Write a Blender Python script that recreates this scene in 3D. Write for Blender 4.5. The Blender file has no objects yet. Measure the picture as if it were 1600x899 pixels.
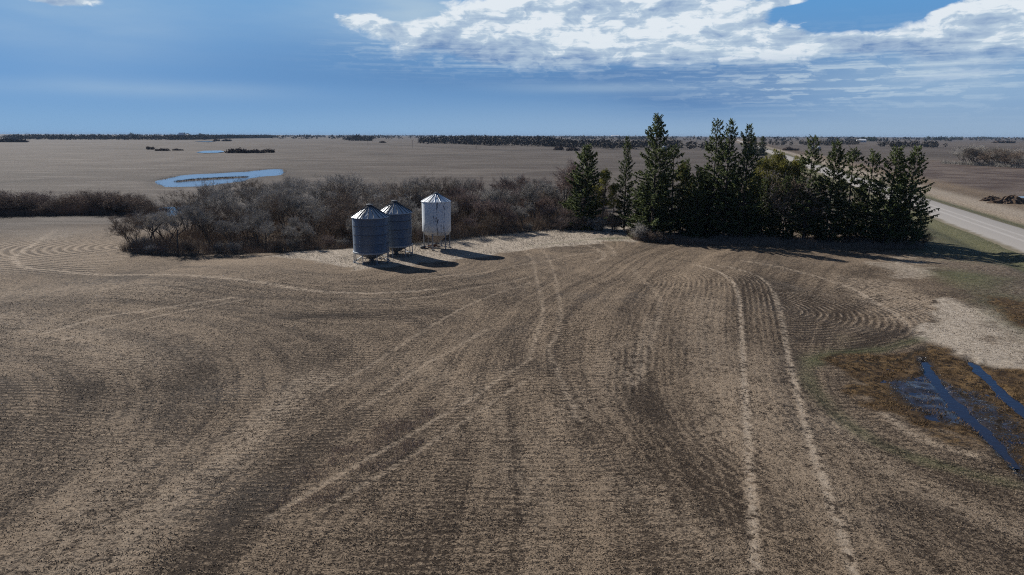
import bpy, math, random
import numpy as np
from mathutils import Vector, Matrix, noise as mnoise

# ------------------------------------------------------------------ camera
S = bpy.context.scene
col = bpy.context.collection
H = 15.4
PITCH = math.radians(12.6)
ROLL = math.radians(0.2)
F = 1067.0
r0 = np.array([1.0, 0, 0]); u0 = np.array([0, math.sin(PITCH), math.cos(PITCH)])
fw = np.array([0, math.cos(PITCH), -math.sin(PITCH)])
rt = r0 * math.cos(ROLL) + u0 * math.sin(ROLL)
up = u0 * math.cos(ROLL) - r0 * math.sin(ROLL)
cd = bpy.data.cameras.new('camera'); cam = bpy.data.objects.new('camera', cd); col.objects.link(cam)
cam.matrix_world = Matrix(((rt[0], up[0], -fw[0], 0), (rt[1], up[1], -fw[1], 0), (rt[2], up[2], -fw[2], H), (0, 0, 0, 1)))
cd.sensor_width = 36; cd.lens = 36 * F / 1600
cd.clip_start = 0.5; cd.clip_end = 40000
S.camera = cam
S.view_settings.view_transform = 'Standard'
S.view_settings.look = 'None'
S.view_settings.exposure = 0.6
S.view_settings.gamma = 1.0

# ------------------------------------------------------------------ node expressions
class E:
    """a value socket that can be used in python arithmetic"""
    nt = None
    def __init__(s, k): s.k = k
    def __add__(a, b): return m('ADD', a, b)
    __radd__ = __add__
    def __sub__(a, b): return m('SUBTRACT', a, b)
    def __rsub__(a, b): return m('SUBTRACT', b, a)
    def __mul__(a, b): return m('MULTIPLY', a, b)
    __rmul__ = __mul__
    def __truediv__(a, b): return m('DIVIDE', a, b)
def plug(sock, v):
    if isinstance(v, E): E.nt.links.new(v.k, sock)
    elif isinstance(v, (int, float)):
        try: sock.default_value = v
        except Exception: sock.default_value = (v, v, v)
    else:
        v = tuple(v)
        sock.default_value = v if len(v) == len(sock.default_value) else v + (1.0,)
def m(op, a, b=None, c=None, clamp=False):
    n = E.nt.nodes.new('ShaderNodeMath'); n.operation = op; n.use_clamp = clamp
    plug(n.inputs[0], a)
    if b is not None: plug(n.inputs[1], b)
    if c is not None: plug(n.inputs[2], c)
    return E(n.outputs[0])
def clamp(a): return m('ADD', a, 0.0, clamp=True)
def absf(a): return m('ABSOLUTE', a)
def sinf(a): return m('SINE', a)
def powf(a, b): return m('POWER', a, b)
def expf(a): return m('EXPONENT', a)
def smooth(a, lo, hi, t0=0.0, t1=1.0):
    n = E.nt.nodes.new('ShaderNodeMapRange'); n.interpolation_type = 'SMOOTHSTEP'
    plug(n.inputs[0], a); plug(n.inputs[1], lo); plug(n.inputs[2], hi); plug(n.inputs[3], t0); plug(n.inputs[4], t1)
    return E(n.outputs[0])
def comb(x, y, z):
    n = E.nt.nodes.new('ShaderNodeCombineXYZ'); plug(n.inputs[0], x); plug(n.inputs[1], y); plug(n.inputs[2], z); return E(n.outputs[0])
def sep(v):
    n = E.nt.nodes.new('ShaderNodeSeparateXYZ'); plug(n.inputs[0], v); return [E(o) for o in n.outputs]
def noise(v, scale, detail=4, rough=0.55, dist=0.0, out=0):
    n = E.nt.nodes.new('ShaderNodeTexNoise'); plug(n.inputs['Vector'], v); plug(n.inputs['Scale'], scale)
    plug(n.inputs['Detail'], detail); plug(n.inputs['Roughness'], rough); plug(n.inputs['Distortion'], dist)
    return E(n.outputs[out])
def voro(v, scale, feat='F1', sm=0.5):
    n = E.nt.nodes.new('ShaderNodeTexVoronoi'); n.feature = feat; plug(n.inputs['Vector'], v); plug(n.inputs['Scale'], scale)
    if feat == 'SMOOTH_F1': plug(n.inputs['Smoothness'], sm)
    return E(n.outputs[0])
def mixc(f, a, b):
    n = E.nt.nodes.new('ShaderNodeMix'); n.data_type = 'RGBA'
    plug(n.inputs[0], f); plug(n.inputs[6], a); plug(n.inputs[7], b); return E(n.outputs[2])
def scalec(c, f):
    n = E.nt.nodes.new('ShaderNodeVectorMath'); n.operation = 'SCALE'; plug(n.inputs[0], c); plug(n.inputs['Scale'], f); return E(n.outputs[0])
def attr(name):
    n = E.nt.nodes.new('ShaderNodeAttribute'); n.attribute_name = name; return E(n.outputs['Vector'])
def pos():
    return E(E.nt.nodes.new('ShaderNodeNewGeometry').outputs['Position'])
def objpos():
    return E(E.nt.nodes.new('ShaderNodeTexCoord').outputs['Object'])
def objrand():
    return E(E.nt.nodes.new('ShaderNodeObjectInfo').outputs['Random'])
def new_mat(name, rough=0.8, metal=0.0, spec=0.3):
    ma = bpy.data.materials.new(name); ma.use_nodes = True
    E.nt = ma.node_tree
    b = ma.node_tree.nodes['Principled BSDF']
    b.inputs['Roughness'].default_value = rough; b.inputs['Metallic'].default_value = metal
    b.inputs['Specular IOR Level'].default_value = spec
    return ma, b
def bump(h, strength, dist):
    n = E.nt.nodes.new('ShaderNodeBump'); plug(n.inputs['Height'], h); plug(n.inputs['Strength'], strength); plug(n.inputs['Distance'], dist)
    return E(n.outputs[0])

def ray(px, py):
    v = fw + rt * ((px - 800) / F) + up * ((449.5 - py) / F)
    return v / np.linalg.norm(v)
def azel(px, py):
    v = ray(px, py); return math.degrees(math.atan2(v[0], v[1])), math.degrees(math.asin(v[2]))
def srgb(r, g, b):
    f = lambda c: ((c / 255 + 0.055) / 1.055) ** 2.4 if c > 10 else c / 255 / 12.92
    return (f(r), f(g), f(b))

# ------------------------------------------------------------------ sky
SUN_EL = math.radians(33.0)
SUN_AZ = math.radians(-47.0)          # measured from +Y towards +X
W = bpy.data.worlds.new('World'); S.world = W; W.use_nodes = True
E.nt = W.node_tree
bg = W.node_tree.nodes['Background']
SKY_STRENGTH = 0.05
bg.inputs['Strength'].default_value = SKY_STRENGTH
sky = W.node_tree.nodes.new('ShaderNodeTexSky'); sky.sky_type = 'NISHITA'; sky.sun_disc = False
sky.sun_elevation = SUN_EL; sky.sun_rotation = SUN_AZ
sky.air_density = 1.0; sky.dust_density = 0.6; sky.ozone_density = 2.0
def build_sky():
    g = E(W.node_tree.nodes.new('ShaderNodeTexCoord').outputs['Generated'])
    X, Y, Z = sep(g)
    az = m('ARCTAN2', X, Y) * 57.29578
    el = m('ARCSINE', Z) * 57.29578
    def blob(px, py, sx, sy, amp):
        a, e = azel(px, py)
        da = (az - a) * (1.0 / (sx * 0.0537)); de = (el - e) * (1.0 / (sy * 0.0537))
        return expf((da * da + de * de) * -1.0) * amp
    def total(bl):
        t = None
        for b in bl:
            v = blob(*b); t = v if t is None else t + v
        return t
    # open air below the cloud deck: soft rain veils of differing blue
    hor = mixc(smooth(az, -30, 35), srgb(131, 170, 208), srgb(146, 172, 199))
    mid = mixc(smooth(az, -35, 5), srgb(105, 154, 206), srgb(104, 148, 195))
    top = mixc(smooth(el, 5.0, 12.0), mid, srgb(92, 154, 210))
    c = mixc(smooth(el, 0.0, 4.0), hor, top)
    sv = comb(az * 0.05, el * 0.25, 3.1)
    wisp = noise(sv, 2.2, 4, 0.5)
    veil = total([(560, 100, 160, 45, 0.35), (960, 125, 260, 22, 0.8), (1120, 155, 150, 26, 0.6), (330, 120, 160, 45, 0.15), (1140, 125, 170, 34, 0.75)])
    c = mixc(clamp(veil * (wisp * 1.2 + 0.3)), c, srgb(94, 134, 182))
    haze1 = total([(650, 18, 110, 36, 0.9), (1470, 125, 220, 36, 0.55), (230, 140, 230, 12, 0.35), (100, 20, 140, 60, 0.5), (930, 138, 130, 7, 0.45), (420, 20, 200, 40, .25)])
    c = mixc(clamp(haze1 * (wisp * 1.3 + 0.2)), c, srgb(172, 196, 216))
    # the cumulus bank
    warp = noise(comb(az * 0.12, el * 0.2, 0.0), 3.0, 3, 0.5, out=1)
    wx, wy, wz = sep(warp)
    ua = az + (wx - 0.5) * 3.2; ue = el + (wy - 0.5) * 1.5
    cov = total([(560, 28, 42, 15, 0.6), (650, 58, 95, 26, 0.62), (790, 50, 130, 45, 0.95), (960, 50, 150, 50, 1.05), (1110, 60, 95, 42, 0.95),
                 (1190, 78, 60, 26, 0.55), (1010, 5, 120, 22, 0.5), (1300, 72, 75, 20, 0.78), (1370, 66, 40, 15, 0.4), (1530, 55, 80, 44, 0.95), (1610, 30, 70, 40, 0.6), (1470, 85, 70, 26, 0.55),
                 (90, -8, 70, 16, 0.9), (880, 95, 200, 12, 0.35), (1440, 118, 150, 14, 0.35), (1230, 3, 30, 5, 0.55)])
    def dens(oa, oe):
        v = comb((ua + oa) * 0.16, (ue + oe) * 0.32, 1.7)
        big = noise(v, 1.0, 10, 0.60)
        lump = voro(comb((ua + oa) * 0.16, (ue + oe) * 0.27, 5.0), 2.1, 'SMOOTH_F1', 0.6)
        lump2 = voro(comb((az + oa) * 0.16, (el + oe) * 0.25, 2.0), 6.5, 'SMOOTH_F1', 0.5)
        return big * 1.55 - lump * 0.34 - lump2 * 0.10
    d0 = dens(0.0, 0.0)
    body = cov + d0 - 0.98
    edge = smooth(el, 6.0, 8.2)
    alpha = smooth(body, 0.0, 0.44 - edge * 0.26)
    d1 = dens(-0.55, 0.50)
    lit = (d0 - d1) * 1.5
    fold = noise(comb(ua * 0.10, ue * 0.40, 4.0), 1.1, 6, 0.6)
    strat = noise(comb(az * 0.09, el * 0.9, 8.0), 2.0, 6, 0.6)
    depth = smooth(body, 0.05, 0.75)
    low = smooth(el, 4.6, 7.6)
    shade = clamp(lit * 1.25 + 0.54 + low * 0.26 + (strat - 0.5) * 2.2 * (1 - low * 0.55) + (fold - 0.5) * 2.8)
    cc = mixc(shade, srgb(112, 143, 186), srgb(198, 215, 228))
    cc = mixc(smooth(shade, 0.72, 1.05), cc, srgb(230, 237, 243))
    soft = smooth(el, 4.2, 6.4)
    c = mixc(alpha * (soft * 0.72 + 0.24), c, cc)
    wl = total([(830, 92, 190, 22, 1.0), (1150, 80, 120, 20, .5), (1420, 112, 250, 40, 1.0), (1250, 135, 150, 24, .5), (600, 70, 60, 25, .5)])
    st2 = noise(comb(az * 0.07 + wx, el * 0.85, 11.0), 3.0, 7, 0.62)
    c = mixc(clamp(wl * smooth(st2, 0.44, 0.66)) * 0.62, c, srgb(196, 213, 226))
    c = mixc(smooth(el, 11.0, 17.0), c, srgb(64, 118, 186))
    c = mixc(smooth(absf(az), 62.0, 105.0), c, mixc(smooth(el, 0.0, 8.0), srgb(96, 128, 160), srgb(62, 98, 150)))
    # frontal low sky belongs to this weather; overhead the clear sky takes over
    c = scalec(c, 0.66 / SKY_STRENGTH)
    k = smooth(el, 16.0, 40.0)
    return mixc(k, c, E(sky.outputs[0]))
E.nt.links.new(build_sky().k, bg.inputs['Color'])

# ------------------------------------------------------------------ sun
sd = bpy.data.lights.new('sun', 'SUN'); sd.energy = 5.0; sd.angle = math.radians(0.53); sd.color = (1.0, 0.95, 0.88)
sun = bpy.data.objects.new('sun', sd); col.objects.link(sun)
sv_ = Vector((math.sin(SUN_AZ) * math.cos(SUN_EL), math.cos(SUN_AZ) * math.cos(SUN_EL), math.sin(SUN_EL)))
sun.rotation_euler = sv_.to_track_quat('Z', 'Y').to_euler(); sun.location = (-40, 60, 60)

# ------------------------------------------------------------------ object helpers
def tag(o, label=None, cat=None, group=None, kind=None):
    if label: o['label'] = label
    if cat: o['category'] = cat
    if group: o['group'] = group
    if kind: o['kind'] = kind
    return o
def link(name, me, parent=None, loc=None):
    o = bpy.data.objects.new(name, me); col.objects.link(o)
    if parent is not None: o.parent = parent
    if loc is not None: o.location = loc
    return o
def empty(name, loc=(0, 0, 0), rz=0.0, sc=1.0):
    o = bpy.data.objects.new(name, None); col.objects.link(o); o.location = loc; o.rotation_euler = (0, 0, rz)
    o.scale = (sc, sc, sc); o.empty_display_size = 0.3
    return o
def copy_tree(o, parent=None):
    c = o.copy(); col.objects.link(c); c.parent = parent
    for ch in o.children: copy_tree(ch, c)
    return c
def mesh_np(name, V, Fc, mat, smooth_=False):
    """V (n,3), Fc list of arrays of faces with the same vertex count"""
    me = bpy.data.meshes.new(name)
    V = np.asarray(V, dtype=np.float32)
    fs = [np.asarray(f, dtype=np.int32) for f in (Fc if isinstance(Fc, list) else [Fc]) if len(f)]
    loops = np.concatenate([f.ravel() for f in fs])
    tot = np.concatenate([np.full(len(f), f.shape[1], dtype=np.int32) for f in fs])
    start = np.concatenate([[0], np.cumsum(tot)[:-1]]).astype(np.int32)
    me.vertices.add(len(V)); me.vertices.foreach_set('co', V.ravel())
    me.loops.add(len(loops)); me.loops.foreach_set('vertex_index', loops)
    me.polygons.add(len(tot)); me.polygons.foreach_set('loop_start', start); me.polygons.foreach_set('loop_total', tot)
    me.polygons.foreach_set('use_smooth', np.full(len(tot), smooth_, dtype=bool))
    me.update(calc_edges=True); me.validate()
    if mat: me.materials.append(mat)
    return me
class MB:
    """collects shapes into one mesh"""
    def __init__(s): s.v = []; s.q = []; s.t = []; s.n = 0
    def add(s, v, q=(), t=()):
        v = np.asarray(v, float).reshape(-1, 3); b = s.n
        s.v.append(v); s.n += len(v)
        if len(q): s.q.append(np.asarray(q) + b)
        if len(t): s.t.append(np.asarray(t) + b)
        return b
    def tube(s, pts, rad, k=5, cap=False):
        pts = np.asarray(pts, float); n = len(pts)
        rad = np.broadcast_to(np.asarray(rad, float), (n,))
        d = np.gradient(pts, axis=0); d /= np.linalg.norm(d, axis=1)[:, None] + 1e-9
        ref = np.array([0, 0, 1.0]) if abs(d[0][2]) < 0.9 else np.array([1.0, 0, 0])
        a = np.cross(d, ref); a /= np.linalg.norm(a, axis=1)[:, None] + 1e-9
        b = np.cross(d, a)
        th = np.arange(k) * 2 * math.pi / k
        V = pts[:, None] + (a[:, None] * np.cos(th)[None, :, None] + b[:, None] * np.sin(th)[None, :, None]) * rad[:, None, None]
        i = np.arange(n - 1)[:, None] * k; j = np.arange(k)[None]; j2 = (j + 1) % k
        q = np.stack([i + j, i + j2, i + k + j2, i + k + j], -1).reshape(-1, 4)
        base = s.add(V.reshape(-1, 3), q)
        if cap:
            for e in (0, n - 1):
                c = s.add([pts[e]]); r_ = base + e * k + np.arange(k)
                s.t.append(np.stack([r_, np.roll(r_, -1), np.full(k, c)], -1))
    def lathe(s, prof, k=48, c=(0, 0)):
        prof = np.asarray(prof, float); n = len(prof); th = np.arange(k) * 2 * math.pi / k
        V = np.stack([c[0] + prof[:, None, 0] * np.cos(th), c[1] + prof[:, None, 0] * np.sin(th), np.repeat(prof[:, 1:2], k, 1)], -1)
        i = np.arange(n - 1)[:, None] * k; j = np.arange(k)[None]; j2 = (j + 1) % k
        q = np.stack([i + j, i + j2, i + k + j2, i + k + j], -1).reshape(-1, 4)
        s.add(V.reshape(-1, 3), q)
    def box(s, c, sz, rz=0.0):
        cx, cy, cz = c; x, y, z = [t / 2 for t in sz]; co, si = math.cos(rz), math.sin(rz)
        v = [(cx + a * x * co - b * y * si, cy + a * x * si + b * y * co, cz + d * z) for a in (-1, 1) for b in (-1, 1) for d in (-1, 1)]
        s.add(v, [(0, 1, 3, 2), (4, 6, 7, 5), (0, 4, 5, 1), (2, 3, 7, 6), (0, 2, 6, 4), (1, 5, 7, 3)])
    def mesh(s, name, mat, sm=False):
        V = np.concatenate(s.v); fs = []
        if s.q: fs.append(np.concatenate(s.q))
        if s.t: fs.append(np.concatenate(s.t))
        return mesh_np(name, V, fs, mat, sm)
    def build(s, name, mat, parent=None, sm=False, loc=None):
        return link(name, s.mesh(name, mat, sm), parent, loc)

# ------------------------------------------------------------------ terrain height
def sstep(x, a, b):
    t = np.clip((x - a) / (b - a), 0, 1); return t * t * (3 - 2 * t)
RD = np.array([0.29, 0.957]); RN = np.array([0.957, -0.29])
RC = np.array([78.1, 103.4])                       # a point on the road's centre line
def road_t(x, y): return (x - RC[0]) * RN[0] + (y - RC[1]) * RN[1]
def relief(x, y):
    x = np.asarray(x, float); y = np.asarray(y, float)
    z = 0.42 * np.sin(x * 0.105 + y * 0.05 + 0.6) * np.sin(y * 0.085 - x * 0.03 + 1.1)
    z += 0.20 * np.sin(x * 0.22 - y * 0.16 + 2.0) + 0.10 * np.sin(x * 0.41 + y * 0.33)
    z += 0.55 * np.exp(-(((x - 12) / 22) ** 2 + ((y - 62) / 18) ** 2)) - 0.35 * np.exp(-(((x + 22) / 16) ** 2 + ((y - 60) / 10) ** 2))
    return z
def hgt0(x, y):
    """terrain without the sloughs"""
    fade = 1 - sstep(np.hypot(x, y), 75, 120)
    z = relief(x, y) * fade
    z = z * sstep(np.hypot((np.asarray(x, float) - 33) / 16, (np.asarray(y, float) - 40) / 13), 0.75, 1.5)
    t = road_t(x, y)
    z = z * sstep(np.abs(t), 8, 22)
    ditch = -0.45 * np.exp(-((np.abs(t) - 8.6) / 1.7) ** 2)
    far = 0.5 * np.sin(np.asarray(x, float) * 0.013) * np.sin(np.asarray(y, float) * 0.016) * sstep(np.hypot(x, y), 330, 600)
    return z + ditch + far * 0.6
def at(px, py, z=None):
    v = ray(px, py); d = H / max(1e-5, -v[2]); h = 0.0
    for _ in range(6):
        x, y = v[0] * d, v[1] * d
        h = float(hgt0(x, y)) if z is None else z
        d = (H - h) / max(1e-5, -v[2])
    return (v[0] * d, v[1] * d)
def pl(pts): return np.array([at(*p) for p in pts])
def seg_dist(X, Y, P, closed=False):
    D = np.full(X.shape, 1e9); n = len(P)
    for i in range(n if closed else n - 1):
        a = P[i]; b = P[(i + 1) % n]; ab = b - a; L = ab @ ab + 1e-12
        t = np.clip(((X - a[0]) * ab[0] + (Y - a[1]) * ab[1]) / L, 0, 1)
        D = np.minimum(D, np.hypot(X - a[0] - t * ab[0], Y - a[1] - t * ab[1]))
    return D
def inside(X, Y, P):
    r = np.zeros(X.shape, bool); n = len(P); j = n - 1
    for i in range(n):
        c = (P[i][1] > Y) != (P[j][1] > Y)
        r ^= c & (X < (P[j][0] - P[i][0]) * (Y - P[i][1]) / (P[j][1] - P[i][1] + 1e-12) + P[i][0]); j = i
    return r
def sdf(X, Y, P):
    d = seg_dist(X, Y, P, True); return np.where(inside(X, Y, P), -d, d)
def smooth_line(P, n=6):
    P = np.asarray(P, float); out = []
    Q = np.vstack([2 * P[0] - P[1], P, 2 * P[-1] - P[-2]])
    for i in range(1, len(Q) - 2):
        for t in np.arange(n) / n:
            out.append(0.5 * ((2 * Q[i]) + (-Q[i - 1] + Q[i + 1]) * t + (2 * Q[i - 1] - 5 * Q[i] + 4 * Q[i + 1] - Q[i + 2]) * t * t + (-Q[i - 1] + 3 * Q[i] - 3 * Q[i + 1] + Q[i + 2]) * t ** 3))
    out.append(Q[-2]); return np.array(out)
def vnoise(X, Y, s, seed=0):
    """cheap value noise"""
    x = (X * 0.799 + Y * 0.602) / s + seed * 7.31; y = (Y * 0.799 - X * 0.602) / s + seed * 3.7; xi = np.floor(x).astype(np.int64); yi = np.floor(y).astype(np.int64); fx = x - xi; fy = y - yi
    def hsh(a, b):
        h = (a * 374761393 + b * 668265263 + seed * 69069) & 0xffffffff
        h = ((h ^ (h >> 13)) * 1274126177) & 0xffffffff
        return ((h ^ (h >> 16)) & 0xffff) / 65535.0
    fx = fx * fx * (3 - 2 * fx); fy = fy * fy * (3 - 2 * fy)
    return (hsh(xi, yi) * (1 - fx) + hsh(xi + 1, yi) * fx) * (1 - fy) + (hsh(xi, yi + 1) * (1 - fx) + hsh(xi + 1, yi + 1) * fx) * fy - 0.5

# water bodies: outlines on the ground
CH1 = smooth_line(pl([(1444, 560), (1456, 584), (1496, 632), (1544, 676), (1584, 720), (1620, 752), (1680, 800)]))
CH2 = smooth_line(pl([(1518, 562), (1552, 596), (1600, 640), (1660, 680)]))
SHAL = pl([(1384, 590), (1440, 586), (1478, 612), (1530, 660), (1480, 660), (1436, 640), (1402, 618)])
SHAL2 = pl([(1480, 600), (1530, 606), (1600, 660), (1640, 700), (1590, 700), (1520, 640)])
POND1 = smooth_line(np.vstack([pl([(250, 284), (258, 279), (300, 272), (345, 270), (390, 267), (432, 263.5), (442, 267), (436, 272), (405, 276), (372, 283), (340, 287), (300, 291), (262, 291), (250, 284)])]), 4)
REED = pl([(272, 282.5), (300, 279.5), (330, 277.5), (388, 275), (388, 276.5), (345, 279), (300, 281.8), (274, 284)])
POND2 = pl([(236, 333), (244, 325), (262, 322), (284, 322), (288, 330), (262, 335)])
WATER_Z = -0.13
SLOUGH = smooth_line(pl([(1304, 572), (1350, 556), (1440, 548), (1520, 556), (1600, 572), (1680, 600), (1700, 720), (1600, 722), (1504, 696), (1424, 672), (1368, 636), (1326, 600), (1304, 572)]), 4)
def basin(X, Y):
    z = np.zeros(X.shape)
    nz = vnoise(X, Y, 1.1, 3) * 0.4 + vnoise(X, Y, 0.55, 9) * 0.8
    b = (X > 8) & (X < 75) & (Y > 15) & (Y < 75)
    x, y, n = X[b], Y[b], nz[b]
    d = sdf(x, y, SLOUGH); base = -0.13 * sstep(-d, 0, 2.5)
    c1 = seg_dist(x, y, CH1); c2 = seg_dist(x, y, CH2)
    t1 = np.clip((CH1[0][1] - y) / 8, 0, 1); w1 = 0.0 + 0.11 * t1 + 0.16 * vnoise(x, y, 0.8, 71)
    zz = base - 0.30 * (1 - sstep(c1, w1 * 0.5, w1 + 0.4)) - 0.24 * (1 - sstep(c2, 0.1, 0.55))
    zz -= 0.05 * (1 - sstep(sdf(x, y, SHAL) + 1.2 * vnoise(x, y, 1.5, 61), -0.8, 0.9)) + 0.03 * (1 - sstep(sdf(x, y, SHAL2), -0.8, 0.8))
    zz += n * 0.20 * sstep(-d, -2, 0.5)
    z[b] = zz
    for P, pad, dep in ((POND1, 3, 0.6), (POND2, 2.5, 0.5)):
        lo = P.min(0) - 12; hi = P.max(0) + 12
        b = (X > lo[0]) & (X < hi[0]) & (Y > lo[1]) & (Y < hi[1])
        if not b.any(): continue
        x, y = X[b], Y[b]; d = sdf(x, y, P) + vnoise(x, y, 7, 5) * 3.0
        q = -dep * sstep(-d, -pad, pad)
        if P is POND1: q = q + 0.5 * sstep(-sdf(x, y, REED), -1.5, 1.5)
        z[b] += q
    return z
def hgt(x, y):
    X = np.atleast_1d(np.asarray(x, float)); Y = np.atleast_1d(np.asarray(y, float))
    r = hgt0(X, Y) + basin(X, Y)
    return r if np.ndim(x) else float(r[0])

# ------------------------------------------------------------------ ground sheet
def axis(lo, hi, step, far, g):
    a = list(np.arange(lo, hi, step)); s = step
    r = []; p = hi
    while p < far: r.append(p); s *= g; p += s
    r.append(far); s = step; l = []; p = lo - step
    while p > -far: l.append(p); s *= g; p -= s
    l.append(-far)
    return np.array(l[::-1] + a + r)
FAR = 11000.0
gx = axis(-66, 82, 0.30, FAR, 1.022)
ys = [-FAR, -3000, -800, -250, -100, -50, -25, -10, 0, 6, 10, 13]
ys += list(np.arange(15, 118, 0.27)) + list(np.arange(118, 335, 0.9))
p, s_ = 335.0, 0.9
while p < FAR: ys.append(p); s_ *= 1.05; p += s_
ys.append(FAR)
gy = np.array(ys)
GX, GY = np.meshgrid(gx, gy)
X = GX.ravel(); Y = GY.ravel()
GZ = hgt(X, Y)
near = (np.hypot(X, Y) < 130)
GZ[near] += 0.06 * vnoise(X[near], Y[near], 1.9, 1) + 0.03 * vnoise(X[near], Y[near], 0.83, 2)
nx, ny = len(gx), len(gy)
ii = (np.arange(ny - 1)[:, None] * nx + np.arange(nx - 1)[None]).ravel()
FQ = np.stack([ii, ii + 1, ii + nx + 1, ii + nx], -1)

straw = np.zeros(X.shape); dark = np.zeros(X.shape); rust = np.zeros(X.shape); green = np.zeros(X.shape)
pale = np.zeros(X.shape); rut = np.zeros(X.shape); wet = np.zeros(X.shape); till = np.zeros(X.shape)
def stroke(ch, pts, w, amp, world=False, soft=True):
    P = np.asarray(pts) if world else smooth_line(pl(pts))
    wmax = np.max(w) * 3
    lo = P.min(0) - wmax; hi = P.max(0) + wmax
    b = np.nonzero((X > lo[0]) & (X < hi[0]) & (Y > lo[1]) & (Y < hi[1]))[0]
    d = seg_dist(X[b], Y[b], P)
    ch[b] += amp * np.exp(-(d / w) ** 2)
def patch(ch, pts, edge, amp, jit=0.0):
    P = pl(pts); lo = P.min(0) - 4 * edge; hi = P.max(0) + 4 * edge
    b = np.nonzero((X > lo[0]) & (X < hi[0]) & (Y > lo[1]) & (Y < hi[1]))[0]
    d = sdf(X[b], Y[b], P) + jit * vnoise(X[b], Y[b], max(1.0, jit * 1.2), 7) + 0.6 * jit * vnoise(X[b], Y[b], max(0.6, jit * .4), 17)
    ch[b] += amp * (1 - sstep(d, -edge, edge))
# wheel tracks with pale straw
T1 = [(1085, 414), (1110, 420), (1135, 432), (1152, 455), (1158, 500), (1160, 540), (1163, 600), (1167, 650), (1170, 720), (1176, 800), (1182, 905)]
T2 = [(1120, 415), (1150, 420), (1190, 435), (1212, 465), (1225, 520), (1240, 590), (1252, 640), (1265, 690), (1290, 760), (1320, 850), (1340, 905)]
T3 = [(1160, 408), (1230, 420), (1290, 437), (1340, 455), (1390, 485), (1430, 520), (1446, 540)]
TRK = [(T1, .15, 1.2), (T2, .17, 1.1), (T3, .26, .6),
       ([(805, 384), (828, 400), (836, 425), (845, 460), (848, 490), (840, 520), (826, 560)], .16, .38),
       ([(835, 384), (858, 405), (868, 440), (876, 480), (872, 520), (858, 545), (882, 605), (905, 660)], .16, .38),
       ([(415, 815), (460, 784), (560, 725), (620, 692), (680, 656), (775, 596), (830, 560)], .14, .5),
       ([(500, 800), (600, 738), (655, 704), (711, 668), (760, 636), (830, 590)], .13, .45),
       ([(500, 611), (570, 576), (657, 520), (710, 488), (762, 464), (830, 440)], .16, .4),
       ([(560, 640), (654, 576), (700, 551), (760, 515)], .2, .35),
       ([(90, 358), (34, 394), (22, 404), (40, 418), (101, 424.5), (202, 430), (304, 431), (405, 441), (540, 458), (680, 452)], .35, .75),
       ([(70, 520), (162, 495), (240, 484), (300, 475), (364, 465)], .3, .5),
       ([(100, 530), (200, 505), (300, 483), (380, 468)], .22, .35),
       ([(640, 440), (760, 425), (880, 402), (960, 392)], .22, .35),
       ([(560, 470), (700, 458), (830, 432)], .22, .3),
       ([(910, 380), (930, 388), (945, 400), (930, 410)], .3, .5), ([(930, 376), (955, 388), (960, 400)], .3, .5),
       ([(990, 420), (1030, 470), (1010, 560), (990, 600)], .25, .25)]
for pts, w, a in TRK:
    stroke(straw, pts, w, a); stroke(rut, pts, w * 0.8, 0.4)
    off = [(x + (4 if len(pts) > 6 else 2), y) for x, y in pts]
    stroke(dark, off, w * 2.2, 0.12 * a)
# broad light and dark bands of the tilled ground
for pts, w, a in [([(500, 590), (479, 599), (404, 669), (346, 726), (260, 784), (150, 905)], 1.4, .36),
                  ([(250, 700), (170, 770), (60, 890)], 1.3, .22), ([(0, 500), (115, 524), (220, 560)], 3.5, .22),
                  ([(0, 460), (140, 450), (260, 452)], 3.5, .18), ([(1100, 470), (1108, 540), (1130, 600), (1145, 680)], 1.8, .25),
                  ([(1200, 560), (1222, 640), (1260, 720), (1330, 820)], 2.0, .20), ([(1300, 660), (1400, 740), (1520, 800), (1640, 850)], 1.0, .25),
                  ([(860, 640), (850, 760), (840, 900)], 1.0, .10), ([(900, 640), (950, 600), (960, 540)], 1.8, .16), ([(640, 560), (760, 640), (820, 760)], 1.4, .12),
                  ([(1020, 500), (1000, 540), (985, 600)], .5, .25), ([(0, 900), (90, 800), (200, 640)], 1.4, .12), ([(980, 760), (1080, 830), (1150, 900)], 1.6, .15)]:
    stroke(straw, pts, w, a)
for pts, w, a in [([(520, 620), (500, 651), (439, 703), (370, 761), (312, 842), (277, 905)], 1.4, .22), ([(173, 692), (115, 738), (46, 784), (0, 820)], 1.0, .25),
                  ([(200, 510), (240, 540), (290, 585), (250, 600)], 2.0, .2), ([(400, 497), (500, 492), (605, 490), (690, 486)], 1.2, .26), ([(440, 498), (520, 492), (560, 494)], .3, .5),
                  ([(850, 492), (810, 510), (795, 540), (840, 575)], 1.3, .26), ([(1000, 620), (1050, 660), (1110, 720), (1140, 780)], 1.6, .15),
                  ([(980, 560), (990, 600), (1010, 640)], 1.5, .28), ([(1185, 455), (1170, 480), (1185, 540)], 1.3, .22), ([(1215, 640), (1235, 760), (1260, 860)], 1.2, .22),
                  ([(560, 660), (440, 720), (380, 800)], 1.4, .18), ([(0, 600), (140, 610), (250, 650)], 1.6, .2), ([(60, 424), (160, 434), (300, 440), (400, 452), (520, 462)], 2.0, .22),
                  ([(1250, 560), (1262, 600), (1310, 660), (1420, 720), (1560, 770)], 1.1, .22), ([(1150, 820), (1100, 760), (1040, 730)], 1.4, .2), ([(560, 440), (700, 446), (800, 470)], 2.0, .16),
                  ([(0, 700), (60, 660), (160, 600)], 1.0, .15), ([(680, 640), (640, 700), (600, 800), (610, 900)], 1.2, .14), ([(1460, 800), (1560, 860), (1640, 900)], 1.4, .2)]:
    stroke(dark, pts, w, a)
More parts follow.
